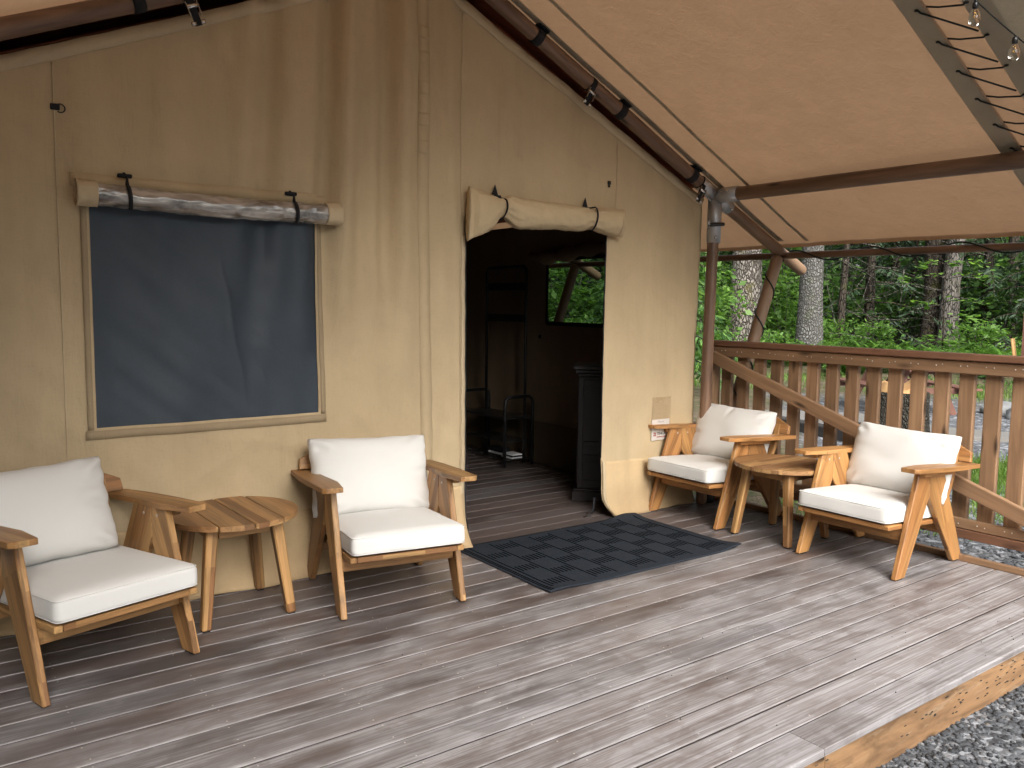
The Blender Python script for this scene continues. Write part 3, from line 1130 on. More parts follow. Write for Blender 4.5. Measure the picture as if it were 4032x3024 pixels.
# small hardware on the wall
def wall_hook(x, z, size, label):
    o = empty('wall_clip', (x, wall_y(x, z), z))
    tag(o, label, 'clip')
    box('tab', -size, size * .3, -.010, .002, -.012, .014, 'black_webbing', o, bevel=.002)
    pts = [(size * .35 + .018 * math.cos(a), -.012, -.004 + .018 * math.sin(a)) for a in np.linspace(-2.2, 2.2, 14)]
    tube('ring', pts, .0028, 'black_metal', o, 6)
wall_hook(.620, 2.287, .028, 'black webbing tab with ring on the wall above the window')
o = empty('wall_clip', (3.858, wall_y(3.858, 2.258), 2.258))
tag(o, 'small black plastic clip on the wall above the door', 'clip')
box('tab', -.008, .012, -.016, .002, -.004, .020, 'black_metal', o, bevel=.002)
box('hook', -.010, .004, -.020, -.006, -.022, -.005, 'black_metal', o, bevel=.003)

# label pocket with card
lp = empty('label_pocket', (4.415, wall_y(4.415, .66) - .010, .655))
tag(lp, 'clear plastic pocket with white maker card on the tent wall', 'label')
box('pocket', -.095, .095, -.004, -.0025, -.16, .155, 'clear_film', lp, bevel=0)
box('card', -.092, .088, -.0015, .0, -.155, -.005, 'paper_white', lp, bevel=0)
def text(name, s, x, z, size, mat, parent, bold=False, align='LEFT'):
    cu = bpy.data.curves.new(name, 'FONT')
    cu.body = s
    cu.size = size
    cu.align_x = align
    cu.extrude = .0002
    if bold:
        cu.offset = .0008
    tmp = bpy.data.objects.new(name, cu)
    COL.objects.link(tmp)
    dg = bpy.context.evaluated_depsgraph_get()
    me = bpy.data.meshes.new_from_object(tmp.evaluated_get(dg))
    bpy.data.objects.remove(tmp)
    me.materials.clear()
    o = link(name, me, mat, parent)
    o.location = (x, -.0019, z)
    o.rotation_euler = (math.radians(90), 0, 0)
    return o
text('lettering', 'Made by', 0, -.028, .017, 'ink_grey', lp, False, 'CENTER')
text('lettering', 'LUXETENTS', 0, -.078, .024, 'ink_grey', lp, False, 'CENTER')
text('lettering', 'TENCATE', -.040, -.117, .027, 'ink_black', lp, True)
text('lettering', 'OUTDOOR FABRICS', -.040, -.136, .0115, 'ink_red', lp, True)
bm = bmesh.new()
for a in (.6, 2.2, 3.9, 5.5):
    c = Vector((-.060 + .011 * math.cos(a), -.0022, -.110 + .010 * math.sin(a)))
    vs = [bm.verts.new(c + Vector((.008 * math.cos(b + a), 0, .0055 * math.sin(b + a)))) for b in [i * .7854 for i in range(8)]]
    bm.faces.new(vs)
bm_beam(bm, (-.070, -.0022, -.128), (-.058, -.0022, -.112), .0004, .004, (0, 0, 1))
bm_beam(bm, (-.050, -.0022, -.128), (-.060, -.0022, -.112), .0004, .004, (0, 0, 1))
from_bm('emblem', bm, 'ink_red', lp)

# sides, back and inner roof of the tent room
SX = XR - .012
SW = (5.10, 5.915, 1.292, 1.86)
def side_wall(x, hole):
    ys = sorted(set(axis(WY, 9.4, .06, [SW[0], SW[1], WY, 9.4])))
    zs = sorted(set(axis(0.002, 2.18, .06, [SW[2], SW[3], .002, 2.18])))
    vs = [(x + .018 * noise.noise((y * 1.6, z * .8, x)) + .008 * noise.noise((y * 6, z, x)) + (.03 * (1 - z / .2) ** 2 * (1 if x > 2 else -1) if z < .2 else 0) * min(1, (y - WY) * 2), y, z) for z in zs for y in ys]
    ny = len(ys)
    fs = []
    for j in range(len(zs) - 1):
        for i in range(ny - 1):
            if hole and SW[0] < (ys[i] + ys[i + 1]) / 2 < SW[1] and SW[2] < (zs[j] + zs[j + 1]) / 2 < SW[3]:
                continue
            a = j * ny + i
            fs.append((a, a + 1, a + ny + 1, a + ny))
    me = bpy.data.meshes.new('side_wall')
    me.from_pydata(vs, [], fs)
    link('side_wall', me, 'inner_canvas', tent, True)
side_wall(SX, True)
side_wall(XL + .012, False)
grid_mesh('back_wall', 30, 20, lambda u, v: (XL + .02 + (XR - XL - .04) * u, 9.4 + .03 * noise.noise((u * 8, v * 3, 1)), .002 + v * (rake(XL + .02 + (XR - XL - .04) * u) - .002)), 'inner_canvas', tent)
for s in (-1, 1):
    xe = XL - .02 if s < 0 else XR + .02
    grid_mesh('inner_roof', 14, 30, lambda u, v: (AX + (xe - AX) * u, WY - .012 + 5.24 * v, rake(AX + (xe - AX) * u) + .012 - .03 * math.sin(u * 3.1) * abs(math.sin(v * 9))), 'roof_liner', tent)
grid_mesh('side_window_mesh', 8, 8, lambda u, v: (SX - .004 + .01 * noise.noise((u * 2, v * 2, 0)), SW[0] - .02 + (SW[1] - SW[0] + .04) * u, SW[2] - .02 + (SW[3] - SW[2] + .04) * v), 'window_mesh_clear', tent)
for a, b in (((SW[0], SW[2]), (SW[1], SW[2])), ((SW[1], SW[2]), (SW[1], SW[3])), ((SW[0], SW[3]), (SW[1], SW[3])), ((SW[0], SW[2]), (SW[0], SW[3]))):
    beam('side_window_trim', (SX - .012, a[0], a[1]), (SX - .012, b[0], b[1]), .03, .008, 'black_webbing', tent, (1, 0, 0), .001)
# rolled flap inside above that window
pts = [(SX - .05, y, 1.90 + .03 * math.sin(y * 4)) for y in np.linspace(4.95, 6.1, 24)]
tube('inner_flap_roll', pts, [.05 + .015 * math.sin(i * 1.1) for i in range(24)], 'inner_canvas', tent, 12)
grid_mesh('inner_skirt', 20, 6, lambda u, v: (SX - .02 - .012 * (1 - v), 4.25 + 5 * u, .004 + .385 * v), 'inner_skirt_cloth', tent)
box('inner_hook', SX - .03, SX - .012, 5.985, 6.015, 1.15, 1.185, 'black_webbing', tent, bevel=.004)

# ------------------------------------------------------------------ pole frame
frame = empty('porch_structure', (4.80, 4.08, 0))
tag(frame, 'dark brown round pole frame with steel corner joint carrying the canopy', 'frame')
frame.location = (0, 0, 0)
RY = 4.08
RA = Vector((AX, RY, 3.40))
JT = Vector((4.815, RY, 2.253))
rs = (RA.z - JT.z) / (JT.x - RA.x)
def raf(x, y=RY):
    return Vector((x, y, JT.z - rs * (x - JT.x) + (.012 * (x - JT.x) if x > JT.x else 0)))
pole('rafter', RA, JT + Vector((-.10, 0, .10 * rs)), .044, 'pole_wood', frame)
pole('rafter_tail', JT + Vector((.12, 0, -.12 * rs)), (5.905, RY, 1.748), .044, 'pole_fresh', frame)
LA = Vector((-.25, RY, 3.40 - .4216 * (AX + .25)))
pole('rafter', RA + Vector((-.03, 0, -.01)), LA, .044, 'pole_wood', frame)
pole('post', (4.775, RY, .0), (JT.x - .005, RY, 2.12), .041, 'pole_wood', frame)
pole('purlin', (JT.x + .005, RY - .14, JT.z), (JT.x + .005, .55, JT.z - .008), .046, 'pole_wood', frame)
pole('ridge_pole', (AX, 9.0, 3.31), (AX, .6, 3.42), .045, 'pole_wood', frame)
pole('post', (.10, RY, .0), (.10, RY, 2.40), .041, 'pole_wood', frame)
EX, EZ = 5.60, 1.855
pole('eave_pole', (EX, 9.2, EZ + .02), (EX, .6, EZ - .01), .026, 'pole_wood', frame, 14, 26)
pole('strut', (5.585, RY + .012, 1.855), (4.985, RY + .02, .30), .047, 'pole_fresh', frame)
Y2 = 6.5
pole('strut', (5.585, Y2, 1.855), (4.985, Y2, .30), .047, 'pole_fresh', frame)
pole('rafter_tail', (4.93, Y2, 2.20), (5.905, Y2, 1.748), .044, 'pole_fresh', frame)
pole('strut_base', (4.985, RY + .02, .302), (4.86, RY + .02, -.02), .046, 'old_timber', frame)
# galvanised corner joint: welded sockets and a gusset plate
def sleeve(name, a, b, r, wall=.004):
    a, b = Vector(a), Vector(b)
    bm = bmesh.new()
    bm_tube(bm, [a, b], r, 24, True)
    o = from_bm(name, bm, 'galvanised', frame, None, True)
    return o
sleeve('joint_socket', JT + Vector((0, 0, .03)), JT + Vector((-.004, 0, -.335)), .0505)
sleeve('joint_socket', JT, JT + Vector((.004, -.205, 0)), .053)
sleeve('joint_socket', JT, JT + Vector((-.17, 0, .17 * rs)), .0515)
bm = bmesh.new()
d = Vector((1, 0, -rs)).normalized()
q = Vector((d.z, 0, -d.x)) * -1
bm_prism(bm, [JT + d * a + q * b + Vector((0, -.004, 0)) for a, b in ((-.10, -.055), (.08, -.068), (.125, -.058), (.155, -.03), (.16, 0), (.14, .03), (.0, .04))], (0, .006, 0))
from_bm('gusset_plate', bm, 'galvanised', frame, None, False, .002)
sleeve('joint_socket', JT + d * .02, JT + d * .17, .0505)
bm = bmesh.new()
for p in (JT + d * .13 + Vector((0, -.058, -.035)), JT + Vector((-.03, -.050, -.03)), JT + Vector((-.035, -.045, -.30)), JT + Vector((-.05, -.15, .02)), JT + Vector((-.052, -.09, .01))):
    bmesh.ops.create_uvsphere(bm, u_segments=8, v_segments=6, radius=.009, matrix=Matrix.Translation(p))
from_bm('bolt_head', bm, 'buckle_steel', frame, None, True)
tube('hook_pin', [JT + Vector((-.09, -.02, -.215)), JT + Vector((-.06, -.05, -.21)), JT + Vector((.015, -.075, -.205))], .014, 'black_metal', frame, 10)
tube('hook_bracket', [JT + Vector((-.085, -.02, -.17)), JT + Vector((-.095, -.03, -.20)), JT + Vector((-.08, -.02, -.235))], .010, 'galvanised', frame, 8)

# webbing straps on the rafters
def pole_band(x, parent, left=False, w=.055, tabs=True):
    if left:
        c = Vector((x, RY, RA.z - .4216 * (AX - x)))
        d = Vector((1, 0, .4216)).normalized()
    else:
        c = raf(x)
        d = Vector((1, 0, -rs)).normalized()
    u = Vector((0, -1, 0))
    v = d.cross(u)
    if v.z < 0: v = -v
    bm = bmesh.new()
    rows = []
    for a in np.linspace(0, 6.28318, 25)[:-1]:
        p = c + (u * math.cos(a) + v * math.sin(a)) * .0475
        rows.append((bm.verts.new(p - d * w / 2), bm.verts.new(p + d * w / 2)))
    for i in range(24):
        a, b = rows[i], rows[(i + 1) % 24]
        bm.faces.new((a[0], a[1], b[1], b[0]))
    o = from_bm('band', bm, 'black_webbing', parent, None, True)
    o.modifiers.new('solid', 'SOLIDIFY').thickness = .003
    return c, d, u, v

def velcro_band(x, label, left=False):
    t = empty('pole_strap', raf(x))
    t.location = (0, 0, 0)
    tag(t, label, 'strap')
    c, d, u, v = pole_band(x, t, left)
    bm = bmesh.new()
    p = c + v * .050 + u * .005
    bm_hexa(bm, [p + d * a + u * b + v * e for e in (-.004, .004) for a, b in ((-.05, -.01), (.05, -.01), (.04, .045), (-.04, .045))])
    from_bm('tab', bm, 'black_webbing', t, None, False, .001)

def cam_strap(x, label, left=False):
    t = empty('cam_strap', (0, 0, 0))
    tag(t, label, 'strap')
    c, d, u, v = pole_band(x, t, left, .038)
    # webbing tail down to the wall hem with a spring buckle
    a = c + u * .045 - v * .02
    b = c + u * .035 - v * .155
    bm = bmesh.new()
    bm_beam(bm, a, b, .004, .034, d)
    from_bm('webbing', bm, 'black_webbing', t, None, False, .001)
    for s in (-1, 1):
        m = a.lerp(b, .45) + d * s * .026 + u * .004
        bm = bmesh.new()
        bm_beam(bm, m + v * .034, m - v * .034, .020, .003, d)
        from_bm('buckle_side', bm, 'buckle_steel', t, None, False, .001)
    m = a.lerp(b, .38) + u * .008
    tube('buckle_bar', [m - d * .027, m + d * .027], .010, 'buckle_steel', t, 10)
    m = b + u * .006 + v * .012
    tube('buckle_clasp', [m - d * .032, m - d * .012], .010, 'buckle_steel', t, 10)
    tube('buckle_clasp', [m + d * .012, m + d * .032], .010, 'buckle_steel', t, 10)
velcro_band(3.17, 'black strap tab round the sloping pole, uppermost on the right rafter')
cam_strap(3.60, 'black webbing strap with steel cam buckle midway down the right rafter')
velcro_band(3.86, 'black strap tab round the right rafter below the cam buckle')
velcro_band(4.56, 'black strap tab round the right rafter just above the steel joint')
cam_strap(4.655, 'black webbing strap with cam buckle hanging beside the steel joint')
velcro_band(.93, 'black strap tab round the left rafter at the top of the picture', True)
cam_strap(1.13, 'black webbing strap with steel cam buckle on the left rafter', True)

# ------------------------------------------------------------------ canopy
can = empty('canopy', (AX, 4.0, 3.45))
tag(can, 'orange tan fabric canopy stretched over the porch', 'canopy')
can.location = (0, 0, 0)
def can_z(x, y):
    if x >= AX:
        z = 2.330 - .478 * (x - 4.82)
    else:
        z = 2.330 + .478 * (4.82 - AX) - .4216 * (AX - x)
    # shallow sag between the poles and fine wrinkles
    if x > 4.82:
        s = math.sin(max(0, min(1, (x - 4.82) / .95)) * math.pi)
        z -= .006 * s
    elif x >= AX:
        s = math.sin((4.82 - x) / (4.82 - AX) * math.pi)
        z += .010 * s * noise.noise((x * .8, y * .7, 0))
    z += .006 * noise.noise((x * 1.5, y * 1.3, 2)) + .0022 * noise.noise((x * 3, y * 9, 4)) + .0012 * noise.noise((x * 14, y * 5, 6))
    return z
EAVE = 5.61
def can_sheet(name, xa, xb, ya, yb, mat, off=0.0, nx=70, ny=70, parent=can):
    o = grid_mesh(name, nx, ny, lambda u, v: (xa + (xb - xa) * u, ya + (yb - ya) * v, can_z(xa + (xb - xa) * u, ya + (yb - ya) * v) + off), mat, parent)
    return o
can_sheet('right_slope', AX, EAVE, 2.06, 4.03, 'canopy')
can_sheet('left_slope', -.9, AX, 2.06, 4.02, 'canopy', 0, 40, 40)
can_sheet('rear_slope', AX, EAVE, 4.03, 9.3, 'canopy', 0.0, 50, 50)
can_sheet('rear_slope', -.9, AX, 4.02, 9.3, 'canopy', 0.0, 30, 30)
can_sheet('liner', AX, 4.80, 4.13, 9.3, 'roof_liner', -.012, 30, 30)
can_sheet('liner', -.5, AX, 4.13, 9.3, 'roof_liner', -.012, 30, 30)
can_sheet('gap_cloth', 3.0, EAVE, 1.86, 2.08, 'canopy', .018, 50, 6)
can_sheet('front_slope', AX, EAVE, 1.15, 1.905, 'canopy_olive', .004, 50, 30)
can_sheet('front_slope', -.9, AX, 1.15, 2.06, 'canopy_olive', .004, 30, 30)
can_sheet('edge_band', AX, EAVE, 2.052, 2.165, 'canopy_band', -.004, 60, 4)
can_sheet('edge_band', AX, EAVE, 1.80, 1.908, 'canopy_band', -.004, 60, 4)
can_sheet('seam_band', AX + .3, EAVE - .03, 3.815, 3.845, 'canopy_band', -.004, 60, 2)
can_sheet('pole_sleeve', AX, EAVE - .05, 4.022, 4.075, 'canopy_band', -.006, 60, 3)
tube('edge_cord', [(x, 2.058, can_z(x, 2.058) - .004) for x in np.linspace(3, EAVE, 40)], .006, 'canopy', can, 6)
# eave hem turned under
def hem_fn(ya, yb):
    def fn(u, v):
        y = ya + (yb - ya) * u
        w = .012 * noise.noise((y * 2.2, 0, 0)) + .004 * noise.noise((y * 9, 0, 3))
        x = EAVE + .004 * math.sin(v * 3) + w * .3
        return (x - .012 * v * v, y, can_z(EAVE, y) - (.030 + w) * v)
    return fn
o = grid_mesh('eave_hem', 160, 4, hem_fn(1.15, 9.3), 'canopy', can)
# shadowed fold where the purlin presses
# lacing: black rope through eyelets
lx = 3.60
lace = []
bm = bmesh.new()
def cz(x, y, o=-.010):
    return Vector((x, y, can_z(x, y) + o))
pts = []
for k in range(-2, 11):
    xl = 3.807 + .2055 * k
    xr = 3.835 + .2055 * k
    if xl < 2.9 or xl > 5.6:
        continue
    bm_tube(bm, [cz(xl, 2.097, -.004), cz(xl + .012, 2.085, -.012), cz(xl + .06, 2.03, -.016), cz(xl + .205, 1.916, -.002)], .0045, 7)
    bm_tube(bm, [cz(xr, 1.893, -.004), cz(xr + .001, 1.905, -.012), cz(xr - .02, 2.0, -.012), cz(xr - .033, 2.066, 0.0)], .0045, 7)
    for xx, yy in ((xl, 2.099), (xr, 1.890)):
        bmesh.ops.create_uvsphere(bm, u_segments=8, v_segments=6, radius=.009, matrix=Matrix.Translation(cz(xx, yy, -.006)) @ Matrix.Diagonal((1.2, 1.2, .6, 1)))
o = from_bm('lacing_rope', bm, 'cord_black', can, None, True)

# string of bulbs under the canopy
sl = empty('string_light', (0, 0, 0))
tag(sl, 'black twisted light string with clear glass bulbs under the canopy', 'light string')
S0, S1 = Vector((2.875, 1.80, 2.97)), Vector((4.565, 1.40, 2.31))
sp = [S0.lerp(S1, t) + Vector((0, 0, -.10 * math.sin(t * math.pi))) for t in np.linspace(0, 1, 60)]
bm = bmesh.new()
for s in (0, math.pi):
    bm_tube(bm, [p + Vector((.0022 * math.cos(i * 2.0 + s), .0022 * math.sin(i * 2.0 + s), 0)) for i, p in enumerate([sp[0].lerp(sp[0], 0)] + [sp[j // 4].lerp(sp[min(j // 4 + 1, 59)], (j % 4) / 4) for j in range(1, 236)])], .0022, 5)
from_bm('cord', bm, 'cord_black', sl, None, True)
def bulb(p):
    bm = bmesh.new()
    prof = [(.0005, -.094), (.010, -.0925), (.017, -.087), (.0215, -.077), (.0225, -.068), (.021, -.058), (.0165, -.044), (.0125, -.033), (.0105, -.026)]
    rings = [[bm.verts.new(p + Vector((r * math.cos(a), r * math.sin(a), z))) for a in [i * 6.28318 / 20 for i in range(20)]] for r, z in prof]
    for a, b in zip(rings, rings[1:]):
        for k in range(20):
            bm.faces.new((a[k], a[(k + 1) % 20], b[(k + 1) % 20], b[k]))
    bm.faces.new(rings[0])
    bm.faces.new(rings[-1])
    g = from_bm('bulb', bm, 'bulb_glass', sl, None, True)
    tube('socket', [p + Vector((0, 0, 0)), p + Vector((0, 0, -.008)), p + Vector((0, 0, -.03))], [.006, .0105, .0105], 'black_metal', sl, 12)
    tube('filament', [p + Vector((.004 * math.cos(i), .004 * math.sin(i), -.035 - .003 * i)) for i in range(11)], .0011, 'filament', g, 5)
BD = Vector((1.085, .485, .321))
pb = EYE + Vector((1.085, .485, .321)) * 3.38
i0 = min(range(60), key=lambda i: abs(sp[i].x - pb.x))
for i in (i0 - 8, i0, i0 + 12, i0 - 16):
    if 0 <= i < 60:
        bulb(sp[i] + Vector((0, 0, -.003)))

# dark cable wound round the eave pole and strut
ew = empty('wound_cable', (0, 0, 0))
tag(ew, 'dark green cable wound along the lower eave pole and the brace', 'cable')
pts = []
for i in range(0, 260):
    y = 4.0 - i * .0125
    a = (y - 4.0) * -2 * math.pi / .62 + 1.1
    hang = 0
    pts.append((EX + math.cos(a) * .033, y, EZ + .008 + math.sin(a) * .033 - .014 * max(0, -math.sin(a))))
tube('cable', pts, .0062, 'cord_green', ew, 7)
A, B = Vector((5.585, RY + .012, 1.855)), Vector((4.985, RY + .02, .30))
dd = (B - A).normalized()
o1 = Vector((0, -1, 0))
o2 = dd.cross(o1)
pts = []
for i in range(200):
    t = i / 199
    a = -t * 5.4 * 2 * math.pi - .6
    pts.append(A.lerp(B, t) + (o1 * math.cos(a) + o2 * math.sin(a)) * .052)
tube('cable', pts, .0058, 'cord_green', ew, 7)

# ------------------------------------------------------------------ railing
rail = empty('railing', (5.03, 3.0, 0))
tag(rail, 'brown stained wooden railing with vertical balusters and a diagonal brace', 'railing')
rail.location = (0, 0, 0)
RX = 5.035
RT = 1.205
box('top_cap', RX - .03, RX + .075, 1.2, 4.26, RT - .040, RT, 'cedar_rail_top', rail, (0, 1, 0), .005)
box('top_face_board', RX - .012, RX + .026, 1.2, 4.215, RT - .118, RT - .042, 'cedar_stain', rail, (0, 1, 0), .004)
box('bottom_rail', RX - .012, RX + .026, 1.2, 4.215, .175, .232, 'cedar_stain', rail, (0, 1, 0), .004)
box('bottom_rail', RX - .020, RX + .050, 1.2, 4.20, .118, .172, 'cedar_rail_top', rail, (0, 1, 0), .004)
box('end_post', RX - .012, RX + .075, 4.217, 4.262, -.2, RT - .042, 'cedar_stain', rail, (0, 0, 1), .004)
box('end_post', RX - .012, RX + .075, 1.11, 1.198, -.2, RT - .042, 'cedar_stain', rail, (0, 0, 1), .004)
bmes = []
for k in range(20):
    y = 4.125 - .1473 * k
    bm = bmesh.new()
    bm_box(bm, RX + .028, RX + .066, y - .0445, y + .0445, .175, RT - .044)
    from_bm('baluster', bm, 'cedar_stain', rail, (0, 0, 1), False, .004)
beam('diagonal_brace', (RX - .033, 4.212, 1.085), (RX - .033, 1.60, .188), .038, .088, 'cedar_stain', rail, (0, 0, 1), .004)
bm = bmesh.new()
for k in range(20):
    y = 4.125 - .1473 * k
    for s in (-1, 1):
        for z, x in ((RT - .075 + random.uniform(-.006, .006), RX - .0135), (.205 + random.uniform(-.005, .005), RX - .0135)):
            bmesh.ops.create_uvsphere(bm, u_segments=6, v_segments=4, radius=.0042, matrix=Matrix.Translation((x, y + s * .021 + random.uniform(-.006, .006), z)))
o = from_bm('screw_heads', bm, 'screw_pale', rail, None, True)
tag(o, kind='stuff')

# ------------------------------------------------------------------ chairs
def rounded_box(hx, hy, hz, r, cuts, puff=0.0, seed=0):
    bm = bmesh.new()
    bmesh.ops.create_cube(bm, size=2.0)
    bmesh.ops.subdivide_edges(bm, edges=bm.edges[:], cuts=cuts, use_grid_fill=True)
    for v in bm.verts:
        p = v.co.copy()
        q = Vector((p.x * hx, p.y * hy, p.z * hz))
        c = Vector((max(-hx + r, min(hx - r, q.x)), max(-hy + r, min(hy - r, q.y)), max(-hz + r, min(hz - r, q.z))))
        d = q - c
        if d.length > 1e-6:
            q = c + d.normalized() * r
        if p.z > .2:
            q.z += puff * (1 - (abs(p.x)) ** 2.5) * (1 - (abs(p.y)) ** 2.5)
        sidef = max(0, 1 - abs(p.z) ** 4)
        q.x += .005 * sidef * p.x * (1 + noise.noise((q.y * 5, q.z * 9, seed)))
        q.y += .005 * sidef * p.y
        q += Vector((noise.noise((q.x * 6, q.y * 6, seed)), noise.noise((q.x * 6, q.y * 6, seed + 3)), noise.noise((q.x * 5, q.y * 5, seed + 6)))) * .0025
        v.co = q
    return bm

def pillow_bm(w, h, th, seed, dent):
    """plump back pillow with dog-eared corners and gathered edges"""
    nu, nv = 46, 34
    bm = bmesh.new()
    sides = []
    for s in (1, -1):
        g = []
        for j in range(nv + 1):
            row = []
            v = -1 + 2 * j / nv
            for i in range(nu + 1):
                u = -1 + 2 * i / nu
                edge = (i in (0, nu)) or (j in (0, nv))
                if s < 0 and edge:
                    row.append(sides[0][j][i])
                    continue
                x = u * w / 2 * (1 - .055 * (1 - v * v) * abs(u) ** 3)
                z = v * h / 2 * (1 - .075 * (1 - u * u) * abs(v) ** 3)
                prof = max(0.0, (1 - abs(u) ** 3.0) * (1 - abs(v) ** 2.8)) ** .46
                y = s * th / 2 * prof
                if not edge:
                    # gathers running in from the edges and corners
                    cr = math.exp(-((1 - abs(u)) / .30) ** 2)
                    y += s * prof * (.010 * cr * noise.noise((v * 7 + seed, u * 2, 1)) + .012 * noise.noise((u * 1.6, v * 1.6, seed)))
                    k = max(0, abs(u) + abs(v) - 1.25)
                    y += s * .016 * prof * math.sin((abs(u) - abs(v)) * 16 + seed) * min(1, k * 3)
                    for (du, dv, ang, ln, wd, am) in dent:
                        a = (u - du) * math.cos(ang) + (v - dv) * math.sin(ang)
                        b = -(u - du) * math.sin(ang) + (v - dv) * math.cos(ang)
                        y -= s * am * math.exp(-(a / ln) ** 2 - (b / wd) ** 2)
                cn = (abs(u) * abs(v)) ** 6
                x *= 1 - .035 * cn
                z *= 1 - .05 * cn
                z += .005 * noise.noise((u * 4, seed, 0)) * abs(v) ** 4
                x += .006 * noise.noise((v * 5, seed, 4)) * abs(u) ** 4
                row.append(bm.verts.new((x, y, z)))
            g.append(row)
        sides.append(g)
        for j in range(nv):
            for i in range(nu):
                q = [g[j][i], g[j][i + 1], g[j + 1][i + 1], g[j + 1][i]]
                try:
                    bm.faces.new(q if s < 0 else q[::-1])
                except ValueError:
                    pass
    return bm

def side_poly(pts, x, t):
    return [(x, y, z) for y, z in pts], (t, 0, 0)

def make_chair(name, loc, rz, label, wood, seed, dents, pil):
    c = empty(name, loc, rz)
    tag(c, label, 'armchair', 'white cushioned wooden armchairs on the deck')
    LEG = .030
    for s in (-1, 1):
        xo = s * .312
        xi = -s * LEG
        fl = [(-.365, .006), (-.272, .006), (-.060, .418), (-.060, .583), (-.172, .583)]
        rl = [(.262, .006), (.366, .006), (.083, .583), (-.056, .583), (-.056, .425)]
        for pts in (fl, rl):
            P, e = side_poly(pts, xo, xi)
            mid = Vector((0, pts[2][0] - pts[1][0], pts[2][1] - pts[1][1]))
            prism('leg', P, e, wood, c, mid, .004)
        for yy in (-.318, .314):
            box('foot_pad', xo + xi * .85, xo + xi * .15, yy - .03, yy + .03, 0, .008, 'rubber_black', c, bevel=.001)
        # armrest: sloping board, narrow at the front, outer edge bowed
        zf, zr = .594, .556
        def az(y):
            return zf + (zr - zf) * (y + .33) / .69
        out = [(.285, -.325), (.362, -.335), (.380, -.30), (.394, -.05), (.396, .15), (.388, .352), (.292, .352), (.290, .10), (.268, -.06)]
        out = [(.268, -.15), (.290, -.335), (.366, -.335), (.384, -.315), (.396, -.05), (.397, .15), (.388, .352), (.290, .352), (.286, .10)]
        bm = bmesh.new()
        lo = [bm.verts.new((s * x, y, az(y))) for x, y in out]
        hi = [bm.verts.new((s * x, y, az(y) + .0245)) for x, y in out]
        bm.faces.new(lo)
        bm.faces.new(hi[::-1])
        m = len(out)
        for i in range(m):
            bm.faces.new((lo[i], hi[i], hi[(i + 1) % m], lo[(i + 1) % m]))
        from_bm('armrest', bm, wood, c, (0, 1, -.055), False, .004, 2)
        x0, x1 = sorted((s * .313, s * .350))
        bm = bmesh.new()
        bm_hexa(bm, [(x0, -.185, az(-.185) - .030), (x1, -.185, az(-.185) - .030), (x1, .125, az(.125) - .030), (x0, .125, az(.125) - .030),
                     (x0, -.185, az(-.185) - .001), (x1, -.185, az(-.185) - .001), (x1, .125, az(.125) - .001), (x0, .125, az(.125) - .001)])
        from_bm('arm_cleat', bm, wood, c, (0, 1, 0), False, .006)
        for yy, zz in ((-.105, .548), (.0, .545)):
            bm = bmesh.new()
            bmesh.ops.create_cone(bm, cap_ends=True, segments=10, radius1=.006, radius2=.005, depth=.003, matrix=Matrix.Translation((s * .2805, yy, zz)) @ Matrix.Rotation(math.pi / 2, 4, 'Y'))
            from_bm('screw_plug', bm, 'screw_pale', c)
        # back stiles
        beam('back_stile', (s * .245, .195, .245), (s * .262, .338, .66), .042, .024, wood, c, (0, 1, -.3), .003)
    # seat platform: sloped frame with slats
    def pz(y):
        return .303 - .058 * (y + .405)
    def plank_y(nm, x0, x1, ya, yb, th, zo=0.0):
        bm = bmesh.new()
        bm_hexa(bm, [(x0, ya, pz(ya) - th + zo), (x1, ya, pz(ya) - th + zo), (x1, yb, pz(yb) - th + zo), (x0, yb, pz(yb) - th + zo),
                     (x0, ya, pz(ya) + zo), (x1, ya, pz(ya) + zo), (x1, yb, pz(yb) + zo), (x0, yb, pz(yb) + zo)])
        return from_bm(nm, bm, wood, c, (1, 0, 0) if x1 - x0 > yb - ya else (0, 1, 0), False, .003)
    plank_y('front_rail', -.246, .246, -.405, -.350, .026)
    plank_y('side_rail', -.279, -.2475, -.405, .265, .026)
    plank_y('side_rail', .2475, .279, -.405, .265, .026)
    for k in range(5):
        y = -.335 + k * .122
        plank_y('seat_slat', -.246, .246, y, y + .085, .016, -.004)
    box('apron', -.281, .281, -.262, -.238, .198, .276, wood, c, (1, 0, 0), .003)
    box('apron', -.281, .281, .150, .174, .190, .252, wood, c, (1, 0, 0), .003)
    # back board with clipped shoulders, leaning back
    pr = [(-.352, .585), (.352, .585), (.348, .638), (.235, .690), (-.235, .690), (-.348, .638)]
    lean = lambda z: .292 + (z - .56) * .30
    bm = bmesh.new()
    a = [bm.verts.new((x, lean(z) + .028, z)) for x, z in pr]
    b = [bm.verts.new((x, lean(z) + .004, z + .004)) for x, z in pr]
    bm.faces.new(a)
    bm.faces.new(b[::-1])
    for i in range(6):
        bm.faces.new((a[i], b[i], b[(i + 1) % 6], a[(i + 1) % 6]))
    from_bm('back_board', bm, wood, c, (1, 0, 0), False, .003)
    for z in (.36, .47):
        bm = bmesh.new()
        bm_hexa(bm, [(-.24, lean(z) + .0, z - .03), (.24, lean(z) + .0, z - .03), (.24, lean(z) + .016, z - .03), (-.24, lean(z) + .016, z - .03),
                     (-.24, lean(z) + .018, z + .03), (.24, lean(z) + .018, z + .03), (.24, lean(z) + .034, z + .03), (-.24, lean(z) + .034, z + .03)])
        from_bm('back_slat', bm, wood, c, (1, 0, 0), False, .003)
    # cushions
    bm = rounded_box(.274, .328, .050, .024, 22, .016, seed)
    cu = from_bm('seat_cushion', bm, 'cushion_fabric', c, None, True)
    cu.location = (pil[3], -.088, pz(-.088) + .0535)
    cu.rotation_euler = (math.atan(-.058), 0, pil[4])
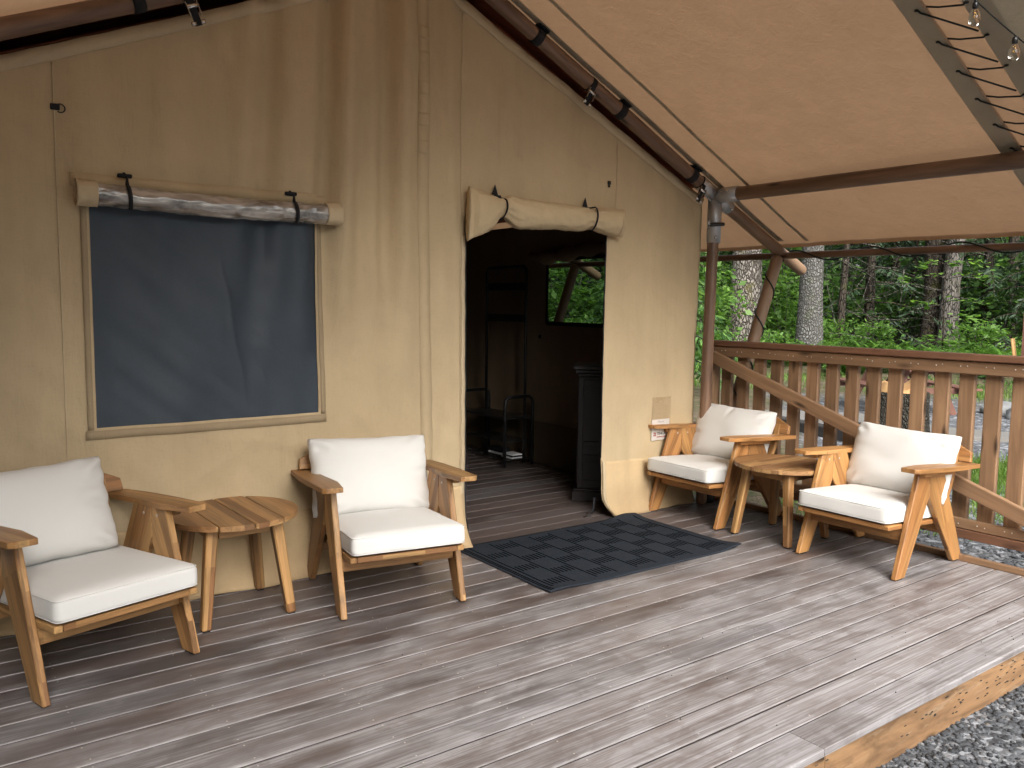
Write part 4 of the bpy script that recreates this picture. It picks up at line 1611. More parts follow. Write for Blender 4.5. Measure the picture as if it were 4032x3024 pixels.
    for zz in (.038, -.038):
        hx, hy = .2755, .3295
        pts = []
        for cx, cy, a0 in ((hx - .02, hy - .02, 0), (-hx + .02, hy - .02, 1.5708), (-hx + .02, -hy + .02, 3.1416), (hx - .02, -hy + .02, 4.7124)):
            for k in range(5):
                a = a0 + k * .3927
                pts.append((cx + .021 * math.cos(a), cy + .021 * math.sin(a), zz))
        tube('piping', pts, .0022, 'cushion_fabric', cu, 5, True)
    bm = pillow_bm(.655, .425, .195, seed, dents)
    p = from_bm('back_pillow', bm, 'cushion_fabric', c, None, True)
    p.location = (pil[0], .172, .560 + pil[1])
    p.rotation_euler = (math.radians(-21), math.radians(pil[2]), math.radians(pil[5]))
    return c

make_chair('armchair', (.566, 3.722, 0), math.radians(16.0), 'white cushioned wooden armchair cut off by the left edge of the picture', 'acacia', 1,
           [(.80, .35, .15, .22, .06, .018), (.78, -.05, -.2, .2, .06, .014)], (-.10, .016, -1, 0, 0, 0))
make_chair('armchair', (1.965, 3.755, 0), math.radians(-10.2), 'white cushioned wooden armchair left of the doorway beside the black mat', 'acacia', 2,
           [(.82, .0, .2, .2, .05, .016), (-.85, .62, .6, .15, .07, .014)], (-.01, 0, 1.2, .006, 0, 0))
make_chair('armchair', (4.632, 3.825, 0), math.radians(-90), 'white cushioned wooden armchair right of the doorway, below the maker card', 'acacia_gold', 3,
           [(-.02, .9, 1.45, .35, .05, .018), (-.8, -.2, 0, .2, .07, .010)], (-.025, -.008, 1.5, 0, 0, 3))
make_chair('armchair', (4.632, 2.6025, 0), math.radians(-90), 'white cushioned wooden armchair nearest the open right end of the deck', 'acacia_gold', 4,
           [(.66, .60, -.55, .26, .045, .016), (.80, .42, -.3, .22, .04, .012)], (.01, -.004, 1.0, 0, 0, -2))

# ------------------------------------------------------------------ round side tables
def make_table(name, loc, rz, label, top='acacia_table', legm='acacia'):
    t = empty(name, loc, rz)
    tag(t, label, 'side table', 'round wooden side tables between the armchairs')
    R, Z = .297, .478
    edges = [-R, -.1475, 0.0, .1475, R]
    for k in range(4):
        x0, x1 = edges[k] + (.003 if k else 0), edges[k + 1] - (.003 if k < 3 else 0)
        ang = []
        pts = []
        N = 14
        for i in range(N + 1):
            x = x0 + (x1 - x0) * i / N
            x = max(-R + .0008, min(R - .0008, x))
            pts.append((x, math.sqrt(R * R - x * x)))
        poly = pts + [(x, -y) for x, y in reversed(pts)]
        cl = []
        for q in poly:
            if not cl or (Vector(q) - Vector(cl[-1])).length > .003:
                cl.append(q)
        bm = bmesh.new()
        bm_prism(bm, [(x, y, Z - .024) for x, y in cl], (0, 0, .024))
        from_bm('top_plank', bm, top, t, (0, 1, 0), False, .0025)
    for sx in (-1, 1):
        for sy in (-1, 1):
            a = Vector((sx * .198, sy * .198, .006))
            b = Vector((sx * .148, sy * .148, Z - .0245))
            bm = bmesh.new()
            d1, d2 = Vector((sx, sy, 0)).normalized(), Vector((-sy, sx, 0)).normalized()
            pa, pb = .027, .031
            ring = lambda p, h: [p + Vector((h * i, h * j, 0)) for i, j in ((-1, -1), (1, -1), (1, 1), (-1, 1))]
            bm_hexa(bm, ring(a, .0215) + ring(b, .027))
            from_bm('leg', bm, legm, t, b - a, False, .006)
            box('foot_pad', a.x - .016, a.x + .016, a.y - .016, a.y + .016, 0, .008, 'rubber_black', t, bevel=.001)
    for sy in (-1, 1):
        box('apron', -.118, .118, sy * .152 - .010, sy * .152 + .010, Z - .082, Z - .025, legm, t, (1, 0, 0), .002)
        box('apron', sy * .152 - .010, sy * .152 + .010, -.118, .118, Z - .082, Z - .025, legm, t, (0, 1, 0), .002)
    return t
make_table('side_table', (1.247, 3.888, 0), math.radians(1), 'round slatted wooden side table between the two left armchairs')
make_table('side_table', (4.520, 3.208, 0), math.radians(90.5), 'round slatted wooden side table between the two right armchairs')

# ------------------------------------------------------------------ door mat
mat = empty('door_mat', (2.62, 3.195, .001))
tag(mat, 'black ribbed rubber backed mat lying before the doorway', 'door mat')
MW, MD = 1.475, .925
def mat_z(x, y):
    z = .0075
    c = math.hypot(x - MW, y)            # near right corner curls up
    z += .020 * math.exp(-(c / .10) ** 2)
    z += .010 * math.exp(-(((x - .10) / .14) ** 2 + (y / .06) ** 2))
    z += .022 * math.exp(-(((x - MW + .10) / .14) ** 2 + ((y - MD) / .07) ** 2))
    return z + .0015 * noise.noise((x * 4, y * 4, 0))
mrot = math.radians(-.9)
mat.rotation_euler = (0, 0, mrot)
def mat_sheet():
    o = grid_mesh('carpet', 90, 56, lambda u, v: (MW * u, MD * v, mat_z(MW * u, MD * v)), 'mat_carpet', mat)
    m = o.modifiers.new('solid', 'SOLIDIFY')
    m.thickness = .007
    m.offset = -1
mat_sheet()
bm = bmesh.new()
def rib(xa, ya, xb, yb, w=.005, h=.0014, n=6):
    d = Vector((xb - xa, yb - ya, 0)).normalized()
    s = Vector((-d.y, d.x, 0)) * w / 2
    prev = None
    for i in range(n + 1):
        x, y = xa + (xb - xa) * i / n, ya + (yb - ya) * i / n
        z = mat_z(x, y)
        r = [bm.verts.new((x - s.x, y - s.y, z - .0005)), bm.verts.new((x - s.x, y - s.y, z + h)), bm.verts.new((x + s.x, y + s.y, z + h)), bm.verts.new((x + s.x, y + s.y, z - .0005))]
        if prev:
            for k in range(3):
                bm.faces.new((prev[k], prev[k + 1], r[k + 1], r[k]))
        prev = r
NCOL = 9
cw = (MW - .13) / NCOL
for k in range(NCOL + 1):
    rib(.065 + k * cw, .06, .065 + k * cw, MD - .05, .0075, .0012, 20)
rows = 6
rh = (MD - .13) / rows
for k in range(NCOL):
    for j in range(rows):
        if (j + k) % 2:
            continue
        y = .065 + j * rh
        for i in range(5):
            x = .065 + k * cw + cw * (.16 + .17 * i)
            rib(x, y + .02, x, y + rh * .82, .0082, .0012, 3)
o = from_bm('rib_pattern', bm, 'mat_groove', mat)
tag(o, kind='stuff')
for x in (.018, .034):
    bm = bmesh.new()
    rib(x, .01, x, MD - .01, .006, .002, 24)
    from_bm('edge_rib', bm, 'mat_groove', mat)

# ------------------------------------------------------------------ things inside the tent
ht = empty('hall_tree', (4.36, 6.0, 0))
tag(ht, 'tall black metal hall tree bench standing inside the tent', 'hall tree')
W2, DP = .70, .31      # runs along +y, depth along +x
def ht_tube(nm, pts, r=.013):
    tube(nm, pts, r, 'black_metal', ht, 10)
def arch(x0, x1, y, z):
    return [(x0, y, 0.0), (x0, y, z - .06), (x0 + .01, y, z - .025), (x0 + .05, y, z), (x1 - .05, y, z), (x1 - .01, y, z - .025), (x1, y, z - .06), (x1, y, 0.0)]
ht_tube('side_frame', arch(0, DP, 0, .63), .016)
ht_tube('side_frame', arch(0, DP, W2, .63), .016)
xb = DP - .06
ht_tube('back_frame', [(xb, .04, .02), (xb, .04, 1.76), (xb, .07, 1.80), (xb, W2 - .07, 1.80), (xb, W2 - .04, 1.76), (xb, W2 - .04, .02)], .014)
box('seat_board', .005, DP - .005, .0, W2, .425, .445, 'black_lacquer', ht, (0, 1, 0), .004)
for z in (1.33, 1.62):
    box('back_rail', xb - .008, xb + .008, .055, W2 - .055, z - .035, z + .035, 'black_lacquer', ht, (0, 1, 0), .003)
for z in (.22, .06):
    bm = bmesh.new()
    for k in range(9):
        x = .02 + k * (DP - .04) / 8
        bm_tube(bm, [(x, 0, z), (x, W2, z)], .003, 5)
    for k in range(4):
        y = .02 + k * (W2 - .04) / 3
        bm_tube(bm, [(0, y, z - .004), (DP, y, z - .004)], .003, 5)
    from_bm('wire_shelf', bm, 'black_metal', ht, None, True)
for k in range(4):
    y = .14 + k * .14
    tube('coat_hook', [(xb - .01, y, 1.62), (xb - .05, y, 1.60), (xb - .06, y, 1.63)], .005, 'black_metal', ht, 6)
g = empty('shoe', (4.52, 6.30, .066))
tag(g, 'small dark shoes with white trim on the low wire shelf', 'shoes')
box('sole', -.05, .05, -.12, .12, 0, .018, 'paper_white', g, bevel=.006)
box('upper', -.045, .045, -.11, .10, .018, .07, 'black_webbing', g, bevel=.02, seg=2)
g = empty('book', (4.50, 6.08, .066))
tag(g, 'small stack of pale booklets on the low wire shelf', 'booklets')
for k in range(3):
    box('booklet', -.06 + .006 * k, .06, -.08, .08 - .008 * k, k * .014, k * .014 + .012, 'paper_white' if k != 1 else 'black_webbing', g, bevel=.001)

cab = empty('cabinet', (4.045, 4.70, 0), math.radians(-45))
tag(cab, 'black lacquered cabinet with panelled side just inside the doorway', 'cabinet')
CW, CD = .54, .40      # along x, along y
box('plinth', 0, CW, -.03, CD, 0, .075, 'black_lacquer', cab, (1, 0, 0), .004)
box('plinth_moulding', .010, CW, -.018, CD - .01, .076, .094, 'black_lacquer', cab, (1, 0, 0), .005)
box('carcass', .034, CW, .006, CD - .02, .095, .930, 'black_lacquer', cab, (0, 0, 1), .003)
for z0, z1, e in ((.932, .955, .010), (.957, .985, .025), (.987, 1.016, .042)):
    box('cornice', .034 - e, CW, .006 - e, CD - .02 + e, z0, z1, 'black_lacquer', cab, (1, 0, 0), .005)
for z0, z1 in ((.11, .16), (.30, .35), (.40, .45), (.86, .91)):
    box('side_panel_rail', .075, CW - .05, -.006, .004, z0, z1, 'black_lacquer', cab, (1, 0, 0), .003)
box('side_panel_stile', .036, .074, -.007, .004, .10, .925, 'black_lacquer', cab, (0, 0, 1), .003)
for y in (.2,):
    tube('knob', [(.034, y, .62), (.012, y, .62)], .011, 'buckle_steel', cab, 10)
for y0, y1 in ((.03, CD - .04),):
    box('door_panel', .024, .033, y0, y1, .12, .58, 'black_lacquer', cab, (0, 0, 1), .003)
    box('drawer_front', .024, .033, y0, y1, .60, .90, 'black_lacquer', cab, (0, 1, 0), .003)
tv = empty('television', (4.36, 4.66, 1.017), math.radians(-40.5))
tag(tv, 'dark flat screen standing on the black cabinet inside', 'television')
box('panel', -.012, .012, -.05, .30, .06, .60, 'black_webbing', tv, (0, 1, 0), .004)
box('stand', -.06, .06, .0, .16, 0, .018, 'black_lacquer', tv, (0, 1, 0), .004)
box('neck', -.012, .012, .05, .12, .017, .12, 'black_lacquer', tv, (0, 0, 1), .002)
pp = empty('floor_stake', (3.80, 4.24, 0))
tag(pp, 'small steel buckle lying on the floor at the right door edge', 'buckle')
tube('strap', [(.055, .0, .13), (.045, 0, .05), (.02, 0, .015)], .007, 'black_webbing', pp, 6)
box('buckle', -.035, .02, -.016, .016, .002, .014, 'buckle_steel', pp, bevel=.003)
box('clasp', -.012, .026, -.014, .014, .0155, .032, 'buckle_steel', pp, bevel=.005)

# ------------------------------------------------------------------ beyond the railing
# picnic table
def picnic(loc, rz):
    t = empty('picnic_table', loc, rz)
    tag(t, 'red brown painted picnic table on the gravel beyond the railing', 'picnic table')
    for k in range(5):
        x = -.36 + k * .147
        box('top_plank', x, x + .138, -.92, .92, .715, .752, 'red_paint_wood', t, (0, 1, 0), .004)
    for s in (-1, 1):
        for k in range(2):
            x = s * .66 - .14 + k * .145
            box('bench_plank', x, x + .136, -.92, .92, .42, .456, 'red_paint_wood', t, (0, 1, 0), .004)
    for y in (-.62, .62):
        beam('support', (-.80, y, .39), (.80, y, .39), .04, .09, 'red_paint_wood', t)
        beam('support', (-.36, y, .685), (.36, y, .685), .04, .055, 'red_paint_wood', t)
        for s in (-1, 1):
            beam('leg', (s * .24, y + .042, .68), (s * .56, y + .042, .0), .04, .10, 'red_paint_wood', t, (s, 0, .4))
        beam('diagonal', (0, y * .93, .40), (0, y * .2, .70), .07, .04, 'red_paint_wood', t, (1, 0, 0))
picnic((13.41, 7.27, GZ), math.radians(-35))

# mossy stump with a carved seat
st = empty('tree_stump', (10.62, 5.78, GZ))
tag(st, 'mossy tree stump topped with freshly carved yellow wood', 'stump')
bm = bmesh.new()
rings = []
for j in range(15):
    z = j / 14 * .60
    ring = []
    for k in range(40):
        a = k * 6.28318 / 40
        r = .33 + .10 * math.exp(-z / .12) * (.6 + .6 * noise.noise((math.cos(a) * 2, math.sin(a) * 2, 0))) + .045 * noise.noise((math.cos(a) * 3, math.sin(a) * 3, z * 2)) + .02 * noise.noise((math.cos(a) * 9, math.sin(a) * 9, z * 5))
        ring.append(bm.verts.new((r * math.cos(a), r * math.sin(a), z - (.02 if j == 0 else 0))))
    rings.append(ring)
for a, b in zip(rings, rings[1:]):
    for k in range(40):
        bm.faces.new((a[k], a[(k + 1) % 40], b[(k + 1) % 40], b[k]))
bm.faces.new(rings[-1])
from_bm('trunk', bm, 'bark_stump', st, None, True)
def carve(u, v):
    """saddle-shaped carved seat: high back at the far right, dipping to the left"""
    a = u * 6.28318
    r = .30 * v
    x, y = r * math.cos(a), r * math.sin(a)
    side = x * .62 - y * .78
    h = .615 + .14 * max(0, (side + .05) / .3) ** 1.2 + .17 * max(0, side / .3) ** 2 + .10 * math.exp(-((side + .16) / .09) ** 2)
    h += .012 * noise.noise((x * 14, y * 14, 0))
    if v > .97:
        h = .595
    return (x * 1.04, y * 1.04, h)
grid_mesh('carved_seat', 44, 16, carve, None, st)
cs = [o for o in st.children if o.name.startswith('carved_seat')][0]
cs.data.materials.append(MAT['cut_wood'])
set_grain(cs.data, (.3, .2, 1))

# landscape sleepers
for i, (a, b, w, lab) in enumerate((((9.60, 5.55), (10.15, 7.55), .16, 'dark weathered timber sleeper edging the gravel behind the railing'),)):
    t = beam('timber_sleeper', (a[0], a[1], GZ + .06), (b[0], b[1], GZ + .06), .19, .15, 'old_timber', None, (0, 0, 1), .012)
    tag(t, lab, 'sleeper')
# boulders
def boulder(loc, s, seed, label):
    bm = bmesh.new()
    bmesh.ops.create_icosphere(bm, subdivisions=3, radius=1)
    for v in bm.verts:
        p = v.co
        k = 1 + .28 * noise.noise(p * 1.2 + Vector((seed, 0, 0))) + .10 * noise.noise(p * 3 + Vector((0, seed, 0)))
        v.co = Vector((p.x * s[0], p.y * s[1], p.z * s[2])) * k
    o = from_bm('boulder', bm, 'moss_rock', None, None, True)
    o.location = loc
    tag(o, label, 'boulder')
boulder((14.55, 6.15, GZ + .02), (.42, .30, .17), 3, 'long pale boulder lying right of the picnic table leg')
boulder((14.15, 5.62, GZ + .05), (.33, .32, .20), 8, 'rounded grey boulder seen between the last balusters')
boulder((15.0, 5.75, GZ + .03), (.28, .25, .16), 14, 'smaller boulder behind the rounded grey one')
# signpost at the right edge
gp = empty('marker_post', (17.2, 6.95, gz(17.2, 6.95)))
tag(gp, 'square red brown wooden post with pale board at the right edge of the picture', 'post')
box('post', -.07, .07, -.07, .07, 0, 1.62, 'red_paint_wood', gp, (0, 0, 1), .006)
beam('board', (.0, .10, .1), (.0, .26, 1.12), .03, .12, 'cut_wood', gp, (1, 0, 0), .004)

# ------------------------------------------------------------------ woods
def leaves_np(centers, size, up=.55, droop=0.0, aspect=.62, spread=None):
    """diamond leaves, slightly folded: centers (n,3); returns co, faces, v"""
    n = len(centers)
    d = rng.standard_normal((n, 3))
    nrm = d * (1 - up) + np.array([0, 0, 1.0]) * up * 1.6
    nrm /= np.linalg.norm(nrm, axis=1, keepdims=True)
    t = rng.standard_normal((n, 3))
    t[:, 2] -= droop
    t -= nrm * np.sum(t * nrm, 1, keepdims=True)
    t /= np.linalg.norm(t, axis=1, keepdims=True)
    b = np.cross(nrm, t)
    s = (size * (.65 + .7 * rng.random(n)))[:, None]
    c = np.asarray(centers)
    p0 = c - t * s * .5
    p1 = c - t * s * .05 + b * s * aspect * .5 - nrm * s * .08
    p2 = c + t * s * .5
    p3 = c - t * s * .05 - b * s * aspect * .5 - nrm * s * .08
    co = np.stack([p0, p1, p2, p3], 1).reshape(-1, 3)
    f = np.arange(n * 4).reshape(n, 4)
    v = np.repeat(np.clip(rng.normal(.5, .24, n), 0, 1), 4)
    return co, f, v

def blob_centers(n_cl, per, rad, cl_r, squash=.6):
    """leaf clumps spread through an uneven volume of unit height range"""
    u = rng.standard_normal((n_cl, 3))
    u /= np.linalg.norm(u, axis=1, keepdims=True)
    r = rng.random(n_cl) ** .42
    c = u * r[:, None] * np.array(rad)
    k = rng.integers(int(per * .4), int(per * 1.5), n_cl)
    out = []
    for ci, ki in zip(c, k):
        q = rng.standard_normal((ki, 3)) * np.array([cl_r, cl_r, cl_r * squash])
        out.append(ci + q)
    return np.concatenate(out)

def shrub_proto(name, h, w, n_cl, per, leaf, mat, label, stem_mat='bark_grey'):
    root = empty(name, (0, 0, 0))
    C = blob_centers(n_cl, per, (w / 2, w / 2, h * .46), .16 * w / 2 + .06)
    C[:, 2] += h * .54
    C = C[C[:, 2] > .05]
    co, f, v = leaves_np(C, leaf)
    np_mesh('foliage', co, f, mat, root, v)
    bm = bmesh.new()
    for k in range(5):
        a = random.random() * 6.28
        x, y = math.cos(a) * w * .25, math.sin(a) * w * .25
        pts = [Vector((x * .12, y * .12, -.1)), Vector((x * .3 + random.uniform(-.05, .05), y * .3, h * .35)), Vector((x * .7, y * .7, h * .65)), Vector((x, y, h * .9))]
        bm_tube(bm, pts, [.022, .018, .012, .005], 6)
    from_bm('stems', bm, stem_mat, root, None, True)
    return root

def place(proto, first, loc, rz, s, label, cat, group):
    o = proto if first else copy_tree(proto)
    o.location = loc
    o.rotation_euler = (0, 0, rz)
    o.scale = (s, s, s * random.uniform(.9, 1.12))
    tag(o, label, cat, group)
    return o

def polar(deg, d):
    x, y = math.cos(math.radians(deg)) * d, math.sin(math.radians(deg)) * d
    return x, y

# leafy shrubs; angle is the bearing from the porch, d the distance
protos = {}
protos['a'] = shrub_proto('leafy_shrub', 3.4, 2.6, 80, 15, .22, 'leaf_bright', '')
protos['b'] = shrub_proto('leafy_shrub', 2.6, 2.4, 70, 15, .20, 'leaf_mid', '')
protos['c'] = shrub_proto('leafy_shrub', 4.6, 3.0, 100, 15, .24, 'leaf_mid', '')
protos['d'] = shrub_proto('leafy_shrub', 1.5, 1.9, 60, 15, .17, 'leaf_bright', '')
LAB = {'a': 'tall bright green broadleaf shrub among the trees behind the railing', 'b': 'mid green broadleaf shrub in the shade of the woods', 'c': 'high loose mid green shrub filling the gaps between trunks', 'd': 'low bright green leafy bush at the foot of the woods'}
used = set()
def shrub(k, deg, d, s=1.0):
    x, y = polar(deg, d)
    place(protos[k], k not in used, (x, y, gz(x, y)), random.random() * 6.28, s, LAB[k], 'shrub', {'a': 'bright shrubs in the woods', 'b': 'shaded shrubs in the woods', 'c': 'tall loose shrubs in the woods', 'd': 'low bushes along the woods'}[k])
    used.add(k)
for deg, d in ((43.5, 27), (41.2, 25), (40.2, 30), (36.6, 29), (35.6, 27.5), (46, 28), (50, 26), (54, 28), (37.2, 32)):
    shrub('a', deg, d, random.uniform(.8, 1.1))
for deg, d in ((34.6, 30), (32.6, 30), (30.9, 33), (28.9, 32), (27.6, 36), (25.6, 33), (23.4, 31), (21.4, 33), (42, 33), (33.6, 34), (24.4, 37), (18, 33), (14, 32), (48, 33)):
    shrub('b', deg, d, random.uniform(.85, 1.25))
for deg, d in ((44.5, 33), (39.4, 36), (35.0, 37), (32.0, 40), (29.8, 39), (28.0, 42), (26.0, 40), (22.6, 38), (20.0, 40), (52, 34), (56, 32), (16, 38), (12, 36), (47, 38)):
    shrub('c', deg, d, random.uniform(.9, 1.3))
for deg, d in ((42.6, 22.5), (36.4, 24.5), (33.2, 27), (30.4, 27), (24.6, 27), (21.2, 27), (45, 22), (49, 23), (39.8, 24.2)):
    shrub('d', deg, d, random.uniform(.6, .95))

# a branch of large lit leaves in front of the right hand trunk
def lit_sapling():
    x, y = polar(26.4, 25.5)
    root = empty('maple_sapling', (x, y, gz(x, y)))
    tag(root, 'slender sapling with layered pale green leaves before the right trunk', 'sapling')
    side = Vector((-.44, .90, 0))
    bm = bmesh.new()
    bm_tube(bm, [(0, 0, -.1), (.05, .02, .9), (.0, .05, 2.0), (.05, .0, 3.1)], [.03, .024, .016, .006], 7)
    C = []
    for z, sgn, ln in ((2.75, 1, .7), (2.72, -1, 1.15), (2.4, 1, 1.0), (2.35, -1, 1.2), (1.75, -1, 1.0), (1.6, 1, 1.0), (1.3, -1, .9), (.7, 1, .8), (.6, -1, .5)):
        e = side * sgn * ln + Vector((random.uniform(-.4, .1), 0, random.uniform(-.12, .08)))
        bm_tube(bm, [Vector((0, 0, z)), Vector((0, 0, z + .12)) + e * .5, Vector((0, 0, z)) + e], [.010, .007, .003], 5)
        for k in range(24):
            t = random.uniform(.2, 1.05)
            C.append((Vector((0, 0, z + .10 * math.sin(min(t, 1) * 3.1))) + e * t + Vector((random.gauss(0, .11), random.gauss(0, .11), random.gauss(0, .05))))[:])
    from_bm('stem', bm, 'bark_dark', root, None, True)
    co, f, v = leaves_np(np.array(C), .17, .75, 0, .85)
    np_mesh('foliage', co, f, 'leaf_bright', root, np.clip(v + .2, 0, 1))
lit_sapling()

# ferns
def fern_proto():
    root = empty('fern', (0, 0, 0))
    co, fs, v = [], [], []
    for k in range(11):
        a = k * .571 + random.uniform(-.2, .2)
        L = random.uniform(.65, .95)
        el = random.uniform(.75, 1.15)
        for j in range(1, 17):
            t = j / 17
            r = L * (math.sin(el * t * 1.3) / 1.3) * 1.05
            z = L * (math.sin(t * 1.9) * .62)
            c = Vector((math.cos(a) * r, math.sin(a) * r, z))
            w = .17 * math.sin(min(1, t * 1.15 + .12) * math.pi) ** .7 + .02
            sd = Vector((-math.sin(a), math.cos(a), 0))
            fw_ = Vector((math.cos(a), math.sin(a), .25 - t * .8)).normalized()
            for s in (-1, 1):
                i = len(co)
                tip = c + sd * s * w + fw_ * w * .35 - Vector((0, 0, w * .25))
                co += [c[:], (c + fw_ * .028 + sd * s * w * .3)[:], tip[:], (c - fw_ * .02 + sd * s * w * .35)[:]]
                fs.append((i, i + 1, i + 2, i + 3))
                v += [min(1, max(0, random.gauss(.5, .2)))] * 4
    np_mesh('fronds', co, fs, 'fern_green', root, v)
    return root
fp = fern_proto()
first = True
for i in range(64):
    deg = random.uniform(20.5, 36)
    d = random.uniform(21.5, 27)
    if random.random() < .25:
        deg = random.uniform(36, 50)
    x, y = polar(deg, d)
    place(fp, first, (x, y, gz(x, y) - .02), random.random() * 6.28, random.uniform(.7, 1.25), 'lush green fern in the bank of ferns at the woods edge', 'fern', 'ferns along the woods edge')
    first = False

# trees with visible trunks
def trunk_tree(name, deg, d, r, lean, bark, label, h=13, crown='leaf_mid', flare=.35, xy=None):
    x, y = polar(deg, d)
    root = empty(name, (x, y, gz(x, y)))
    tag(root, label, 'tree')
    sd = random.random() * 50
    bm = bmesh.new()
    rings = []
    N, S = 40, 30
    for j in range(N + 1):
        z = -.2 + (h + .2) * (j / N) ** 1.35
        k = max(.12, 1 - z / h * .8) * r * (1 + flare * math.exp(-max(z, 0) / .35))
        cx = lean * z / h * h * .04 + .10 * noise.noise((z * .3, sd, 0))
        cy = .10 * noise.noise((z * .3, sd, 8))
        ring = []
        for q in range(S):
            a = q * 6.28318 / S
            f = 1 + .07 * noise.noise((math.cos(a) * 1.6, math.sin(a) * 1.6, z * .7 + sd)) + .035 * noise.noise((math.cos(a) * 6, math.sin(a) * 6, z * 3 + sd))
            ring.append(bm.verts.new((cx + math.cos(a) * k * f, cy + math.sin(a) * k * f, z)))
        rings.append(ring)
    for a, b in zip(rings, rings[1:]):
        for q in range(S):
            bm.faces.new((a[q], a[(q + 1) % S], b[(q + 1) % S], b[q]))
    from_bm('trunk', bm, bark, root, None, True)
    bm = bmesh.new()
    tips = []
    for k in range(9):
        z = h * random.uniform(.5, .95)
        a = random.random() * 6.28
        L = random.uniform(1.6, 3.2) * (1.25 - z / h * .5)
        e = Vector((math.cos(a) * L, math.sin(a) * L, L * .35))
        bm_tube(bm, [Vector((0, 0, z)), Vector((0, 0, z)) + e * .5 + Vector((0, 0, .15)), Vector((0, 0, z)) + e], [r * .22, r * .12, .02], 6)
        tips.append(Vector((0, 0, z)) + e)
        tips.append(Vector((0, 0, z)) + e * .55)
    from_bm('limbs', bm, bark, root, None, True)
    C = np.concatenate([np.array(t[:]) + blob_centers(7, 30, (.9, .9, .6), .3) for t in tips])
    co, f, v = leaves_np(C, .22)
    np_mesh('crown', co, f, crown, root, v)
    return root
trunk_tree('cottonwood_tree', 38.16, 27, .53, .15, 'bark_rough', 'thick pale trunk with deeply furrowed bark behind the post')
trunk_tree('spruce_tree', 34.10, 25.5, .37, .25, 'bark_scaly', 'straight grey trunk with scaly bark behind the pole end', crown='needle_dark')
trunk_tree('spruce_tree', 36.55, 33, .27, .1, 'bark_grey', 'narrower grey trunk half hidden by the leaning brace', crown='needle_dark')
trunk_tree('cottonwood_tree', 26.12, 30, .32, .9, 'bark_grey', 'grey trunk leaning right in the right part of the woods')
trunk_tree('spruce_tree', 27.05, 30.6, .40, .2, 'bark_dark', 'dark mossy trunk standing against the leaning grey trunk', crown='needle_dark')
trunk_tree('spruce_tree', 32.15, 27.5, .12, .1, 'bark_dark', 'thin dark mossy trunk right of the scaly one', h=10, crown='needle_dark', flare=.2)
trunk_tree('spruce_tree', 29.2, 38, .22, .1, 'bark_dark', 'dark trunk deep in the woods in the middle of the gap', crown='needle_dark')
trunk_tree('spruce_tree', 23.0, 36, .24, .4, 'bark_dark', 'dark trunk deep in the woods near the right edge', crown='needle_dark')
trunk_tree('spruce_tree', 45.5, 30, .26, .1, 'bark_grey', 'grey trunk seen through the side window of the tent', crown='needle_dark')

# dark conifers with dead lower boughs
def conifer_proto(name, h, w, mat, nb):
    root = empty(name, (0, 0, 0))
    bm = bmesh.new()
    bm_tube(bm, [(0, 0, -.2), (.02, 0, h * .5), (0, 0, h)], [.16, .10, .02], 9)
    co, fs, v = [], [], []
    for k in range(nb):
        z = .5 + (h - .8) * (k / nb) ** .9
        a = k * 2.399 + random.uniform(-.3, .3)
        L = w * (1 - z / h * .8) * random.uniform(.75, 1.1)
        e = Vector((math.cos(a), math.sin(a), 0))
        sd = Vector((-e.y, e.x, 0))
        pts = [Vector((0, 0, z)) + e * L * t + Vector((0, 0, L * (.10 * t - .42 * t * t))) for t in (0, .25, .5, .75, 1)]
        bm_tube(bm, pts, [.022, .018, .013, .009, .004], 5)
        for j in range(54):
            t = random.uniform(.15, 1)
            p = Vector((0, 0, z)) + e * L * t + Vector((0, 0, L * (.10 * t - .42 * t * t)))
            s = random.choice((-1, 1))
            tl = random.uniform(.16, .42) * (1.15 - t * .5)
            d_ = (sd * s * random.uniform(.5, 1) + e * random.uniform(.1, .8) + Vector((0, 0, -random.uniform(.25, .95)))).normalized()
            nn = d_.cross(Vector((random.gauss(0, 1), random.gauss(0, 1), random.gauss(0, 1)))).normalized() * .026
            i = len(co)
            m = p + d_ * tl * .55
            co += [p[:], (m + nn)[:], (p + d_ * tl)[:], (m - nn)[:]]
            fs.append((i, i + 1, i + 2, i + 3))
            v += [min(1, max(0, random.gauss(.45, .22)))] * 4
    from_bm('trunk', bm, 'bark_dark', root, None, True)
    np_mesh('crown', co, fs, mat, root, v)
    return root
cp = conifer_proto('dark_spruce', 8.5, 2.9, 'needle_dark', 52)
first = True
for deg, d in ((30.6, 30), (28.2, 33), (24.2, 31), (22.0, 30), (31.9, 35), (26.6, 38), (20.2, 32), (34.2, 40), (38.8, 41), (42.5, 38), (47.5, 35), (52, 38), (18, 36), (29.5, 44), (25, 45), (36, 46)):
    x, y = polar(deg, d)
    place(cp, first, (x, y, gz(x, y)), random.random() * 6.28, random.uniform(.85, 1.35), 'dark drooping spruce in the shade of the woods', 'tree', 'dark spruces in the woods')
    first = False
# young spruce with pale new tips near the side of the tent
yp = conifer_proto('young_spruce', 3.6, 1.55, 'needle_tip', 34)
x, y = polar(42.2, 16.2)
yp.location = (x, y, gz(x, y))
tag(yp, 'young spruce with pale green tips behind the corner post', 'tree')
bough = conifer_proto('young_spruce', 2.6, 1.2, 'needle_tip', 26)
x, y = polar(46.5, 17.5)
bough.location = (x, y, gz(x, y))
tag(bough, 'small pale tipped spruce seen through the side window', 'tree')

